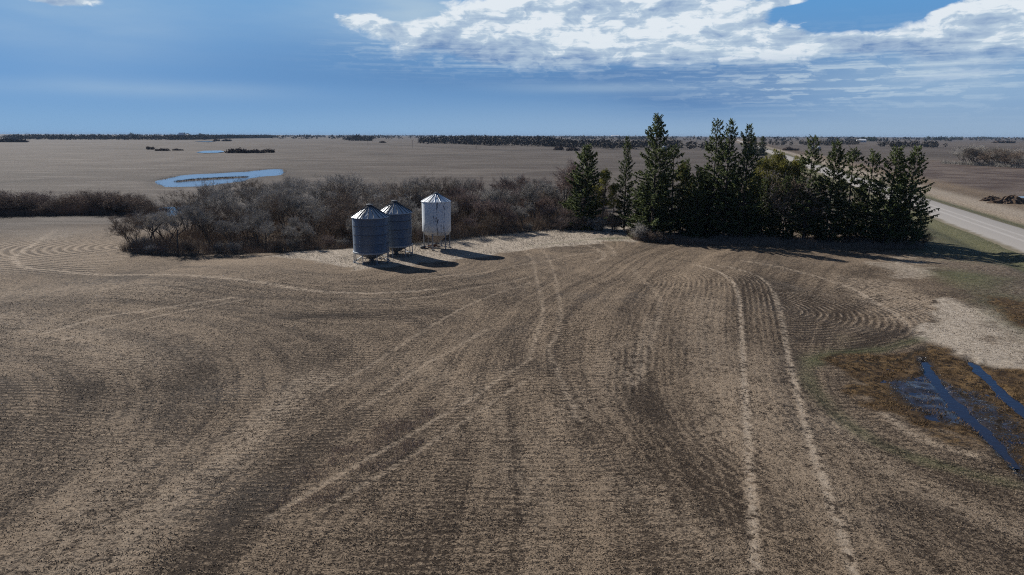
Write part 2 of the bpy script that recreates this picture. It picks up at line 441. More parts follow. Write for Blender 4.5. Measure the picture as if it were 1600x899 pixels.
patch(dark, [(1120, 440), (1200, 430), (1330, 480), (1400, 520), (1440, 548), (1304, 572), (1260, 560), (1240, 500)], 2.0, .20, 1.0)
# slough rings
patch(rust, [(1304, 572), (1340, 556), (1430, 545), (1450, 540), (1520, 566), (1600, 575), (1700, 600), (1720, 730), (1600, 728), (1504, 698), (1424, 672), (1368, 640), (1326, 604)], 1.9, 1.0, 3.0)
patch(rust, [(1530, 462), (1600, 470), (1680, 480), (1700, 530), (1600, 512), (1560, 490)], 1.8, .75, 3.0)
patch(rust, [(500, 640), (760, 470), (1000, 390), (1100, 700), (860, 760)], 6.0, .05, 3.0)
stroke(green, [(1440, 528), (1380, 545), (1280, 562), (1262, 590), (1300, 640), (1370, 690), (1470, 726), (1620, 762), (1700, 780)], .9, .62)
stroke(green, [(1340, 520), (1300, 540), (1270, 556)], 1.8, .30)
stroke(dark, [(1282, 570), (1330, 566), (1400, 562), (1440, 545)], .18, .9); stroke(dark, [(1290, 562), (1330, 545), (1352, 536)], .15, .8)
stroke(dark, [(1432, 524), (1445, 520), (1462, 498), (1467, 482), (1460, 470)], .14, .8)
patch(pale, [(1438, 520), (1470, 470), (1504, 480), (1560, 540), (1620, 600), (1540, 566), (1488, 556)], 1.4, 1.0, 2.2)
stroke(pale, [(1520, 490), (1570, 515), (1640, 560)], 2.4, .45)
patch(pale, [(1345, 412), (1400, 400), (1440, 415), (1450, 432), (1400, 436)], 1.5, .45, 2.5)
patch(straw, [(1300, 430), (1400, 440), (1470, 470), (1460, 520), (1400, 500), (1330, 460)], 1.6, .35, 1.5)
stroke(straw, [(1340, 588), (1375, 640), (1430, 680), (1520, 712)], .35, .6)
for a in ([(1444, 530), (1448, 556)], [(1520, 545), (1535, 570)]): stroke(dark, a, .35, .6)
# dead grass margins
patch(pale, [(395, 401), (440, 396), (520, 388), (600, 384), (700, 374), (800, 362), (880, 354), (980, 345), (1000, 372), (985, 377), (900, 383), (800, 393), (740, 404), (650, 414), (560, 420), (470, 408)], 1.4, .85, 3.0)
stroke(green, [(830, 385), (900, 377), (975, 372)], .9, .55)
patch(green, [(935, 372), (985, 362), (1000, 372), (960, 382)], 1.0, .5, 1.5)
patch(pale, [(-60, 347), (0, 345), (100, 342), (190, 341), (190, 349), (100, 350), (0, 352), (-60, 352)], 1.0, .75, 2.0)
patch(pale, [(10, 362), (110, 356), (150, 362), (80, 378), (20, 372)], 2.2, .4, 3.0)
patch(rust, [(30, 350), (190, 350), (250, 405), (240, 425), (120, 420), (60, 385)], 3.0, .22, 3.0)
# verge of the road
t = road_t(X, Y); v = (Y > -60) & (Y < 1500)
e = np.exp(-((np.abs(t) - 7.2) / 2.0) ** 2) * v; green += 1.0 * e
verge = ((t > -22) & (t < 26) & v & (Y > 30)) * 1.0
wv = sstep(t, -26, -17) * (1 - sstep(t, 14, 26)) * v
pale += 0.30 * wv; dark += 0.18 * wv; straw += 0.0 * wv
green += 0.95 * wv * (vnoise(X, Y, 9, 31) + 0.5) * (t < 0)
pale += 0.28 * np.exp(-((t - 14) / 5.0) ** 2) * v; green += 0.45 * wv * (vnoise(X, Y, 13, 32) + 0.4) * (t > 0)
# east field: worked soil
till += sstep(t, 24, 34) * (1 - sstep(Y + 0.18 * X, 470, 520)) * (Y > 0) * sstep(Y, 150, 170)
# far fields: parcels of differing tone
cell = np.floor((X * 0.957 - Y * 0.29) / 810.0) * 7 + np.floor((X * 0.29 + Y * 0.957 - 480) / 790.0) * 13
tone = (np.sin(cell * 12.9898) * 43758.5453) % 1.0
tone = np.where(np.hypot(X, Y) > 620, tone, 0.55)
wv2 = sstep(Y, 110, 135) * (t < -20)                 # the stubble beyond the thicket
pale += 0.34 * wv2
dark += np.where(Y > 125, 0.75 * np.exp(-(seg_dist(X, Y, pl([(0, 285.5), (40, 283), (95, 279)])) / 4.0) ** 2) + 0.6 * np.exp(-(seg_dist(X, Y, pl([(50, 272), (110, 270), (150, 268)])) / 4) ** 2), 0)
wr_ = np.exp(-((sdf(X[(Y > 150) & (Y < 420) & (X < 20)], Y[(Y > 150) & (Y < 420) & (X < 20)], POND1) - 3.0) / 3.0) ** 2); dark[(Y > 150) & (Y < 420) & (X < 20)] += 0.55 * wr_
for q in ([(180, 232), (232, 234)], [(500, 223), (560, 225), (680, 230), (740, 233), (790, 235)], [(880, 233), (810, 235)], [(590, 241), (615, 242)], [(660, 243), (720, 241.5)], [(745, 244), (770, 244.5)], [(430, 238), (500, 238.5)], [(440, 250), (480, 251)]):
    stroke(dark, q, 11.0, .85)
far_rings = seg_dist(X[(Y > 180) & (Y < 400) & (X < 20)], Y[(Y > 180) & (Y < 400) & (X < 20)], POND1, True)
b_ = nb_w = (X > 8) & (X < 75) & (Y > 15) & (Y < 75)
wet[b_] = np.clip((1 - sstep(sdf(X[b_], Y[b_], SHAL), -1.0, 1.0)) + 0.8 * (1 - sstep(sdf(X[b_], Y[b_], SHAL2), -1.2, 1.0)) + 0.7 * (1 - sstep(seg_dist(X[b_], Y[b_], CH1), 0.2, 1.1)), 0, 1)
# rows: contours round the slough, straight passes in the west, a turning fan in the far west corner
core = smooth_line(pl([(1800, 800), (1640, 752), (1470, 722), (1370, 690), (1295, 640), (1255, 590), (1225, 520), (1212, 465), (1190, 435), (1120, 414), (980, 398), (800, 405), (600, 425)]))
nb_ = (X > -40) & (X < 90) & (Y > 14) & (Y < 120)
ph1 = Y.copy(); ph1[nb_] = seg_dist(X[nb_], Y[nb_], core)
inner = np.zeros(X.shape, bool); ip = np.vstack([core[:60], [(45, 95), (120, 110), (120, 30)]]); inner[nb_] = inside(X[nb_], Y[nb_], ip)
fc = at(1195, 478)
ph1 = np.where(inner, np.hypot(X - fc[0], (Y - fc[1]) * 0.9) + 0.5 * np.sin(X * .3), ph1)
ph2 = Y - 0.14 * X + 2.2 * np.sin(X * 0.055 + 0.5) + 1.2 * np.sin(X * 0.03 + Y * 0.045)
fan = np.array(at(196, 384)); ph3 = np.hypot((X - fan[0] - 6) * 0.8, (Y - fan[1]) * 1.25)
bl = pl([(1010, 395), (985, 480), (930, 560), (960, 680), (1080, 790), (1200, 905)])
byi = np.interp(Y, bl[::-1, 1], bl[::-1, 0])
w1 = sstep(X - byi + 1.6 * vnoise(X, Y, 6, 41), -1.5, 2.5) * (Y < 112)
w3 = (1 - sstep(np.hypot(X - fan[0], (Y - fan[1]) * 1.0), 18, 21)) * (X < fan[0] + 6) * (Y < 125)
rowamp = (0.35 + 0.65 * sstep(vnoise(X, Y, 7, 55) + vnoise(X, Y, 17, 56), -0.3, 0.4)) * (1 - np.clip(pale * 1.2, 0, .85)) * (1 - np.clip(rust, 0, 1)) * (1 - wv * .9)
rowamp = np.where(w3 > .5, 1.5, rowamp)
fanA = patch
b3 = np.exp(-((np.hypot((X - at(1300, 470)[0]) / 9, (Y - at(1300, 470)[1]) / 6)) ** 2))
rowamp = rowamp + 0.9 * b3 + 0.4 * np.exp(-((X - at(1330, 660)[0]) / 5) ** 2 - ((Y - at(1330, 660)[1]) / 6) ** 2)
farm = sstep(np.hypot(X, Y), 115, 150)
GUIDE = [(27, [(-200, 420), (0, 420), (100, 430), (300, 437), (540, 460), (700, 438), (840, 402)]), (33, [(-200, 450), (100, 452), (300, 462), (450, 472)]),
         (38, [(60, 905), (300, 750), (430, 650), (475, 590), (430, 525), (300, 492), (0, 475), (-200, 485)]), (43, [(0, 860), (120, 780), (215, 660), (235, 595), (150, 548), (0, 522), (-200, 540)]), (48, [(-100, 800), (0, 700), (60, 630), (0, 575), (-150, 600)]),
         (33, [(320, 905), (500, 700), (640, 590), (760, 500), (860, 440), (970, 390)]), (27, [(560, 905), (660, 760), (740, 610), (800, 480), (880, 430), (985, 390)]),
         (22, [(840, 905), (830, 760), (800, 610), (795, 530), (850, 460), (930, 410), (1010, 388)]), (17, [(1080, 905), (1000, 740), (920, 640), (890, 560), (930, 470), (1010, 410), (1060, 390)]),
         (12, [(1160, 905), (1090, 740), (1020, 620), (1010, 530), (1050, 440), (1100, 405)]), (7.5, [(1178, 905), (1165, 720), (1150, 600), (1140, 500), (1150, 440), (1190, 405)]),
         (3, [(1335, 905), (1265, 690), (1240, 590), (1225, 520), (1212, 465), (1260, 405)]), (0, [(1700, 830), (1470, 735), (1370, 700), (1290, 640), (1270, 570), (1330, 500), (1440, 470), (1600, 440)]), (-6, [(1640, 600), (1500, 620), (1420, 600)])]
gp = []; gv = []
for v_, q in GUIDE:
    L_ = smooth_line(pl(q), 3); gp.append(L_); gv += [v_] * len(L_)
gp = np.vstack(gp) / 40.0; gv = np.array(gv, float)
def tps(r): return r * r * np.log(r + 1e-6)
A_ = tps(np.hypot(gp[:, None, 0] - gp[None, :, 0], gp[:, None, 1] - gp[None, :, 1])); A_ += np.eye(len(gp)) * 0.02
Pm = np.hstack([np.ones((len(gp), 1)), gp]); Mx = np.block([[A_, Pm], [Pm.T, np.zeros((3, 3))]])
wv_ = np.linalg.lstsq(Mx, np.concatenate([gv, np.zeros(3)]), rcond=None)[0]
sweep = np.zeros(X.shape); idx = np.nonzero(nb_ & (np.hypot(X, Y) < 130))[0]
for c0 in range(0, len(idx), 20000):
    k_ = idx[c0:c0 + 20000]; qx = X[k_] / 40; qy = Y[k_] / 40
    sweep[k_] = tps(np.hypot(qx[:, None] - gp[None, :, 0], qy[:, None] - gp[None, :, 1])) @ wv_[:-3] + wv_[-3] + wv_[-2] * qx + wv_[-1] * qy
nearm = (1 - sstep(np.hypot(X, Y), 100, 125))

def build_ground_mat():
    ma, b = new_mat('field_ground', 0.95, 0, 0.12)
    P = pos()
    a1x, a1y, a1z = sep(attr('rows')); a2x, a2y, a2z = sep(attr('bands')); a3x, a3y, a3z = sep(attr('cover')); a4x, a4y, a4z = sep(attr('soil'))
    a5x, a5y, a5z = sep(attr('blend'))
    fine = noise(P, 7.0, 7, 0.78)
    clump = noise(P, 2.3, 4, 0.6)
    med = noise(P, 0.45, 5, 0.6)
    big = noise(P, 0.035, 4, 0.55)
    huge = noise(P, 0.006, 5, 0.6)
    wob = (noise(P, 1.1, 5, 0.65) - 0.5)
    def row(ph, per, k=4.6): return sinf(ph * (6.28318 / per) + wob * k)
    r1 = row(a1x, 0.50); r2 = row(a1y, 0.46); r3 = row(a1z, 1.05, 1.6)
    r12 = r2 + (r1 - r2) * a5x
    r = r12 + (r3 - r12) * a5y
    fx, fy, fz = sep(attr('flow')); px_, py_, pz_ = sep(P)
    fl = noise(comb(fx * 0.42, px_ * 0.02, py_ * 0.02), 1.0, 5, 0.6)
    fl2 = noise(comb(fx * 2.4, px_ * 0.05, py_ * 0.05), 1.0, 4, 0.65)
    shade_dash = noise(comb(px_ * 4.2, a1y * 10.0, 0.0), 1.0, 4, 0.6)  # dashes along the rows: shadows of clods painted into the soil colour
    rr = r * a5z * smooth(noise(P, 0.8, 4, 0.6), 0.36, 0.60)
    #wide = sinf(a1x * (6.28318 / 5.4) + wob * 2.0) * a5x * 0.10 + sinf(a1y * (6.28318 / 6.2) + wob) * (1 - a5x) * 0.08
    fine2 = noise(P, 16.0, 4, 0.7)
    s = (fine - 0.5) * 2.5 + (fine2 - 0.5) * 1.4 + (shade_dash - 0.5) * 1.8 * (1 - a5x * 0.6) + (clump - 0.5) * 0.8 + (med - 0.5) * 0.45 + (big - 0.5) * 0.35 + ((fl - 0.5) * 1.15 + (fl2 - 0.5) * 0.75) * fy + rr * 0.20 + 0.40
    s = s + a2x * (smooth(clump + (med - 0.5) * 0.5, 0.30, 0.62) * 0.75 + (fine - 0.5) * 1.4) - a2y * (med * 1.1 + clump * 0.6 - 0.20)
    s = s + a4x * 0.42
    soil = mixc(med, (0.026, 0.018, 0.012), (0.042, 0.030, 0.021))
    soil = mixc(smooth(noise(P, 0.09, 3, 0.5), 0.5, 0.75), soil, (0.042, 0.035, 0.030))
    stc = mixc(noise(P, 5.0, 4, 0.7), (0.140, 0.102, 0.069), (0.305, 0.236, 0.168))
    c = mixc(smooth(s, 0.02, 0.70), soil, stc)
    shade_speck = smooth(noise(comb(px_, py_ * 1.25, pz_), 9.5, 3, 0.6), 0.36, 0.45)  # small dark flecks of clod shade, put into the ground colour
    c = mixc((1 - shade_speck) * 0.92 * fy, c, (0.020, 0.014, 0.009))
    c = mixc(clamp(a2x * smooth(clump + (fine - 0.5) * 0.9, 0.34, 0.60)) * 0.72, c, (0.36, 0.30, 0.235))
    c = mixc(clamp(smooth(r3 + (fine - 0.5) * 2.0, 0.1, 0.9) * a5y * 0.36), c, (0.30, 0.245, 0.19))
    c = mixc(clamp(smooth(rr, 0.5, 1.6) * a5x * 0.4), c, (0.34, 0.28, 0.22))
    # pale dead grass
    pg = mixc(smooth(fine * 0.7 + clump * 0.5, 0.42, 0.78), (0.19, 0.155, 0.118), (0.42, 0.365, 0.30))
    fg = mixc(smooth(huge + (med - .5) * .4, 0.38, 0.62), (0.052, 0.0435, 0.037), (0.082, 0.069, 0.059))
    streak = noise(P, 0.028, 5, 0.62)
    fg = mixc(smooth(streak, 0.46, 0.60) * 0.85, fg, (0.050, 0.040, 0.034))
    fg = mixc(smooth(noise(comb(px_ * 0.02, py_ * 0.11, 0.0), 1.0, 5, 0.6), 0.50, 0.64) * 0.75, fg, (0.112, 0.096, 0.084))
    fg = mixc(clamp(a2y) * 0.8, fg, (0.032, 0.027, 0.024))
    pc = mixc(a4z, pg, fg)
    c = mixc(clamp(smooth(a3x + (clump - 0.5) * 0.5, 0.15, 0.85)), c, pc)
    c = mixc(a4z, c, fg)
    # worked soil to the east
    tc = mixc(smooth(noise(P, 0.05, 5, 0.65), 0.38, 0.66), (0.058, 0.042, 0.036), (0.13, 0.105, 0.088))
    tc = mixc(smooth(fine, 0.42, 0.62) * 0.5, tc, (0.040, 0.028, 0.024))
    c = mixc(a4y, c, tc)
    # green regrowth
    gc = mixc(smooth(fine, 0.40, 0.62), (0.036, 0.046, 0.018), (0.112, 0.125, 0.055))
    c = mixc(clamp(smooth(a3z + (med - 0.5) * 0.7 + (clump - .5) * .5, 0.18, 0.95) * 0.62), c, gc)
    # rust coloured slough grass
    rf = fine * 0.5 + clump * 0.55
    rc = mixc(smooth(rf, 0.44, 0.60), (0.011, 0.007, 0.004), (0.130, 0.082, 0.037))
    rc = mixc(smooth(med, 0.42, 0.62) * 0.6, rc, (0.045, 0.028, 0.016))
    c = mixc(clamp(smooth(a3y + (clump - 0.5) * 0.6, 0.2, 0.75)), c, rc)
    c = mixc(smooth(a2y + (fine - 0.5) * 0.8, 0.42, 0.85) * clamp(a3y + 0.25) * 0.8, c, (0.022, 0.018, 0.012))
    wf = clamp(smooth(fz + (clump - 0.5) * 1.6 + (fine - 0.5) * 3.0, 0.45, 0.85))
    c = mixc(wf * 0.9, c, (0.014, 0.012, 0.012))
    plug(b.inputs['Roughness'], 0.95 - wf * 0.73); plug(b.inputs['Specular IOR Level'], 0.12 + wf * 0.35)
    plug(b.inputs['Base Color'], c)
    hgt_ = fine * 0.13 + clump * 0.08 + fine2 * 0.03 + rr * 0.028 - a2z * 0.05
    plug(b.inputs['Normal'], bump(hgt_ * (1 - wf * 0.93), 1.0, 1.0))
    return ma
ground_mat = build_ground_mat()
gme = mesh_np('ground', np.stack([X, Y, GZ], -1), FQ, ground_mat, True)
def put(name, a, b_, c_):
    at_ = gme.attributes.new(name, 'FLOAT_VECTOR', 'POINT')
    at_.data.foreach_set('vector', np.stack([a, b_, c_], -1).astype(np.float32).ravel())
put('rows', ph1, ph2, ph3); put('bands', straw, dark, rut); put('cover', pale, rust, green)
put('soil', (tone - 0.5) * sstep(np.hypot(X, Y), 300, 700), till, farm * (t < -14) + farm * (t > 30) * 0.9 * (1 - till) * sstep(Y, 300, 500)); put('blend', w1, w3, rowamp); put('flow', sweep, nearm, wet)
ground = tag(link('ground', gme), kind='structure')

# ------------------------------------------------------------------ water
def water_mat():
    ma, b = new_mat('slough_water', 0.06, 0, 0.5)
    P = pos()
    b.inputs['Base Color'].default_value = (0.012, 0.011, 0.013, 1); b.inputs['IOR'].default_value = 1.28
    plug(b.inputs['Normal'], bump(noise(P, 3.0, 3, 0.5), 0.25, 0.05))
    return ma
wm = water_mat()
wf_ = water_mat(); wf_.name = 'pond_water'; wf_.node_tree.nodes['Principled BSDF'].inputs['Base Color'].default_value = (0.10, 0.115, 0.14, 1); wf_.node_tree.nodes['Principled BSDF'].inputs['IOR'].default_value = 1.33
def sheet(name, P, z, mat, kind='structure', grow=0.0):
    P = np.asarray(P)
    if grow: c = P.mean(0); d = P - c; P = P + d / (np.linalg.norm(d, axis=1)[:, None] + 1e-9) * grow
    me = bpy.data.meshes.new(name); me.from_pydata([(x, y, z) for x, y in P], [], [tuple(range(len(P)))]); me.materials.append(mat)
    return tag(link(name, me), kind=kind)
sheet('slough_water', SLOUGH, WATER_Z - 0.09, wm, grow=0.5)
sheet('pond_water', POND1, -0.22, wf_, grow=4)
sheet('pond_water', POND2, -0.22, wm, grow=4)
sheet('pond_water', pl([(306, 239), (320, 236.6), (345, 236.2), (352, 238), (340, 239.6), (320, 240)]), 0.40, wf_)
sheet('pond_water', pl([(303, 221.6), (325, 220.8), (338, 221.5), (325, 222.6)]), 0.45, wf_)
sheet('pond_water', pl([(1588, 308), (1615, 306), (1640, 312), (1600, 317), (1590, 313)]), 0.1, wm)

# ------------------------------------------------------------------ gravel road
def build_road():
    ma, b = new_mat('gravel', 0.95, 0, 0.15)
    P = pos(); u = sep(attr('lane'))[0]
    n = noise(P, 6.0, 5, 0.75); n2 = noise(P, 0.4, 4, 0.6)
    trk = smooth(absf(absf(u) - 1.0), 0.1, 0.55)
    c = mixc(n, (0.17, 0.158, 0.145), (0.32, 0.30, 0.28))
    c = mixc((1 - trk) * 0.5 * (n2 + 0.3), c, (0.37, 0.35, 0.33))
    c = mixc(smooth(absf(u) + (n2 - .5) * 1.5, 4.2, 5.2), c, (0.12, 0.105, 0.075))
    plug(b.inputs['Base Color'], c); plug(b.inputs['Normal'], bump(n, 0.5, 0.04))
    prof = [(-6.6, -0.30), (-5.4, 0.0), (-4.6, 0.12), (-2.3, 0.19), (0, 0.23), (2.3, 0.19), (4.6, 0.12), (5.4, 0.0), (6.6, -0.30)]
    ds = np.concatenate([np.arange(-160, 300, 4.0), np.arange(300, 1000, 15.0), np.arange(1000, 6001, 100.0)])
    V = []; L = []
    for d in ds:
        for u_, z in prof:
            w = RC + RD * d + RN * (u_ + 0.12 * math.sin(d * 0.23 + u_)); V.append((w[0], w[1], z)); L.append((u_, 0, 0))
    k = len(prof); i = (np.arange(len(ds) - 1)[:, None] * k + np.arange(k - 1)[None]).ravel()
    me = mesh_np('gravel_road', V, np.stack([i, i + 1, i + k + 1, i + k], -1), ma, True)
    a = me.attributes.new('lane', 'FLOAT_VECTOR', 'POINT'); a.data.foreach_set('vector', np.array(L, np.float32).ravel())
    tag(link('gravel_road', me), kind='structure')
build_road()

# ------------------------------------------------------------------ materials for things
def steel_body():
    ma, b = new_mat('weathered_shade_blue_steel', 0.42, 0.6, 0.5)
    P = objpos(); x, y, z = sep(P)
    n = noise(comb(x * 2, y * 2, z * 0.5), 2.5, 5, 0.6)
    band = noise(comb(0.0, 0.0, z * 1.1), 1.0, 0, 0.5)
    c = mixc(n, (0.10, 0.135, 0.18), (0.16, 0.20, 0.255)); c = mixc(smooth(band, 0.45, 0.55) * 0.3, c, (0.09, 0.12, 0.165))  # galvanised wall: shade and reflected blue sky put into the base colour
    plug(b.inputs['Base Color'], c); plug(b.inputs['Roughness'], 0.36 + n * 0.2)
    return ma
def galv(name, lo, hi, rough=0.45, metal=0.6):
    ma, b = new_mat(name, rough, metal, 0.4)
    P = objpos(); n = noise(P, 3.0, 5, 0.65)
    plug(b.inputs['Base Color'], mixc(n, lo, hi)); plug(b.inputs['Roughness'], rough + (n - .5) * 0.2)
    return ma
def peeling_white():
    ma, b = new_mat('peeling_white_paint', 0.5, 0.0, 0.4)
    x, y, z = sep(objpos())
    th = m('ARCTAN2', y, x)
    st = noise(comb(th * 5.0, 0.0, z * 0.55), 1.5, 6, 0.68)
    fl = noise(comb(th * 4.0, 0.3, z * 1.3), 2.2, 6, 0.65)
    # runs of lost paint down the seams that face the field
    seam = expf(absf(th + 1.42) * -6.0) * 0.16 + expf(absf(th + 0.92) * -7.0) * 0.13
    c = mixc(noise(comb(x, y, z), 1.4, 4, .6), (0.55, 0.60, 0.64), (0.74, 0.78, 0.80))
    c = mixc(smooth(fl, 0.50, 0.72) * 0.55, c, (0.26, 0.32, 0.39))
    c = mixc(smooth(st + seam, 0.635, 0.69), c, (0.05, 0.065, 0.095))
    c = mixc(smooth(z, 2.75, 2.2) * 0.5, c, (0.40, 0.37, 0.33))
    plug(b.inputs['Base Color'], c)
    return ma
def plain(name, c1, c2, rough=0.8, sc=3.0, metal=0.0, rand=0.0, spec=0.2):
    ma, b = new_mat(name, rough, metal, spec)
    c = mixc(noise(objpos(), sc, 4, 0.6), c1, c2)
    if rand: c = scalec(c, objrand() * rand + (1 - rand / 2))
    plug(b.inputs['Base Color'], c); return ma
M = dict(body=steel_body(), roof=galv('galvanised_roof', (0.30, 0.33, 0.355), (0.46, 0.48, 0.50)), leg=galv('galvanised_leg', (0.22, 0.25, 0.28), (0.36, 0.39, 0.42)),
         dark=plain('dark_steel', (0.05, 0.055, 0.065), (0.09, 0.10, 0.11), 0.6), white=peeling_white(), cone=plain('hopper_steel', (0.20, 0.21, 0.23), (0.32, 0.33, 0.34), 0.5, 2.0, 0.4),
         rustcone=plain('weathered_cone', (0.24, 0.20, 0.17), (0.42, 0.38, 0.34), 0.7), rusty=plain('rusty_iron', (0.13, 0.055, 0.035), (0.24, 0.12, 0.08), 0.9, 6.0))

# ------------------------------------------------------------------ grain bins
def blue_bin(px, py, label, rz):
    x, y = at(px, py); z0 = hgt(x, y)
    t = empty('grain_bin', (x, y, z0), rz); tag(t, label, 'grain bin', 'hopper bottom grain bins at the edge of the thicket')
    R, z1, z2, z3 = 2.14, 1.30, 5.62, 6.82
    b = MB(); prof = []
    zz = z1
    while zz < z2: prof.append((R + 0.018 * math.cos((zz - z1) * 2 * math.pi / 0.12), zz)); zz += 0.03
    prof.append((R, z2)); b.lathe(prof, 72); b.build('bin_wall', M['body'], t, True)
    b = MB()
    for k in (1.09, 2.18, 3.27): b.lathe([(R + 0.02, z1 + k - 0.02), (R + 0.035, z1 + k - 0.018), (R + 0.035, z1 + k + 0.018), (R + 0.02, z1 + k + 0.02)], 72)
    b.build('sheet_seam', M['dark'], t)
    # cone roof made of ribbed sheets
    b = MB(); n = 20; ro, ri = R + 0.13, 0.36
    for i in range(n):
        a0, a1 = i * 2 * math.pi / n, (i + 1) * 2 * math.pi / n
        q = []
        for rr, zc_ in ((ro, z2 - 0.03), (ri, z3)):
            for a in (a0, (a0 + a1) / 2, a1): q.append((rr * math.cos(a), rr * math.sin(a), zc_))
        b.add(q, [(0, 1, 4, 3), (1, 2, 5, 4)])
    b.lathe([(ro, z2 - 0.03), (ro + 0.01, z2 - 0.11), (R + 0.03, z2 - 0.11)], 60)
    rf = b.build('roof', M['roof'], t)
    for i in range(n):
        a = i * 2 * math.pi / n; bb = MB()
        bb.tube([(ro * math.cos(a), ro * math.sin(a), z2 + 0.01), (ri * math.cos(a), ri * math.sin(a), z3 + 0.04)], 0.034, 4); bb.build('rib', M['dark'], rf)
    b = MB(); b.lathe([(0.36, z3 - 0.04), (0.36, z3 + 0.16), (0.44, z3 + 0.17), (0.42, z3 + 0.24), (0.0, z3 + 0.36)], 24); b.build('lid', M['dark'], t)
    # ladder on the roof
    b = MB(); ang = math.radians(-112) - rz; co, si = math.cos(ang), math.sin(ang)
    L0 = np.array([ro * co, ro * si, z2 + 0.12]); L1 = np.array([0.5 * co, 0.5 * si, z3 + 0.08]); sd_ = np.array([-si, co, 0]) * 0.19
    for sg in (-1, 1): b.tube([L0 + sg * sd_, L1 + sg * sd_], 0.03, 4)
    for k in np.linspace(0.03, 0.97, 9): q = L0 + (L1 - L0) * k; b.tube([q - sd_, q + sd_], 0.026, 4)
    b.build('roof_ladder', M['dark'], t)
    b = MB(); sd_ = np.array([-si, co, 0]) * 0.2; rr = R + 0.13
    for sg in (-1, 1): b.tube([np.array([rr * co, rr * si, 1.5]) + sg * sd_, np.array([rr * co, rr * si, z2]) + sg * sd_], 0.018, 4)
    for k in np.arange(1.6, z2, 0.3): q = np.array([rr * co, rr * si, k]); b.tube([q - sd_, q + sd_], 0.013, 4)
    b.build('side_ladder', M['body'], t)
    # hopper, ring and legs
    b = MB(); b.lathe([(R + 0.02, z1 + 0.10), (R + 0.09, z1 + 0.08), (R + 0.09, z1 - 0.10), (R + 0.0, z1 - 0.12)], 60); b.build('ring_beam', M['leg'], t)
    b = MB(); b.lathe([(R - 0.02, z1 - 0.02), (0.26, 0.30), (0.24, 0.16)], 40); b.build('hopper', M['cone'], t)
    b = MB(); b.box((0, 0, 0.18), (0.62, 0.62, 0.07)); b.box((0.5, 0, 0.18), (0.5, 0.06, 0.05)); b.build('slide_gate', M['dark'], t)
    for i in range(8):
        a = (i + 0.5) * math.pi / 4; c = (math.cos(a), math.sin(a)); bb = MB()
        bb.tube([((R + .03) * c[0], (R + .03) * c[1], z1 - 0.05), ((R + .06) * c[0], (R + .06) * c[1], 0.02)], 0.062, 6, True)
        bb.box(((R + .06) * c[0], (R + .06) * c[1], 0.03), (0.3, 0.3, 0.05), a); bb.build('leg', M['leg'], t)
        bb = MB(); bb.tube([((R + .0) * c[0], (R + .0) * c[1], 0.12), (1.0 * c[0], 1.0 * c[1], 0.80)], 0.028, 4); bb.build('brace', M['leg'], t)
    b = MB(); b.lathe([(R + 0.10, 0.07), (R + 0.15, 0.12), (R + 0.02, 0.14), (R - 0.02, 0.07)], 8); b.build('foot_ring', M['leg'], t)
    return t
blue_bin(581, 409, 'nearest dark blue steel bin with ribbed cone roof, left of the others', 0.1)
blue_bin(619, 397.5, 'dark blue steel bin half hidden behind the nearest bin, its twin', 0.35)

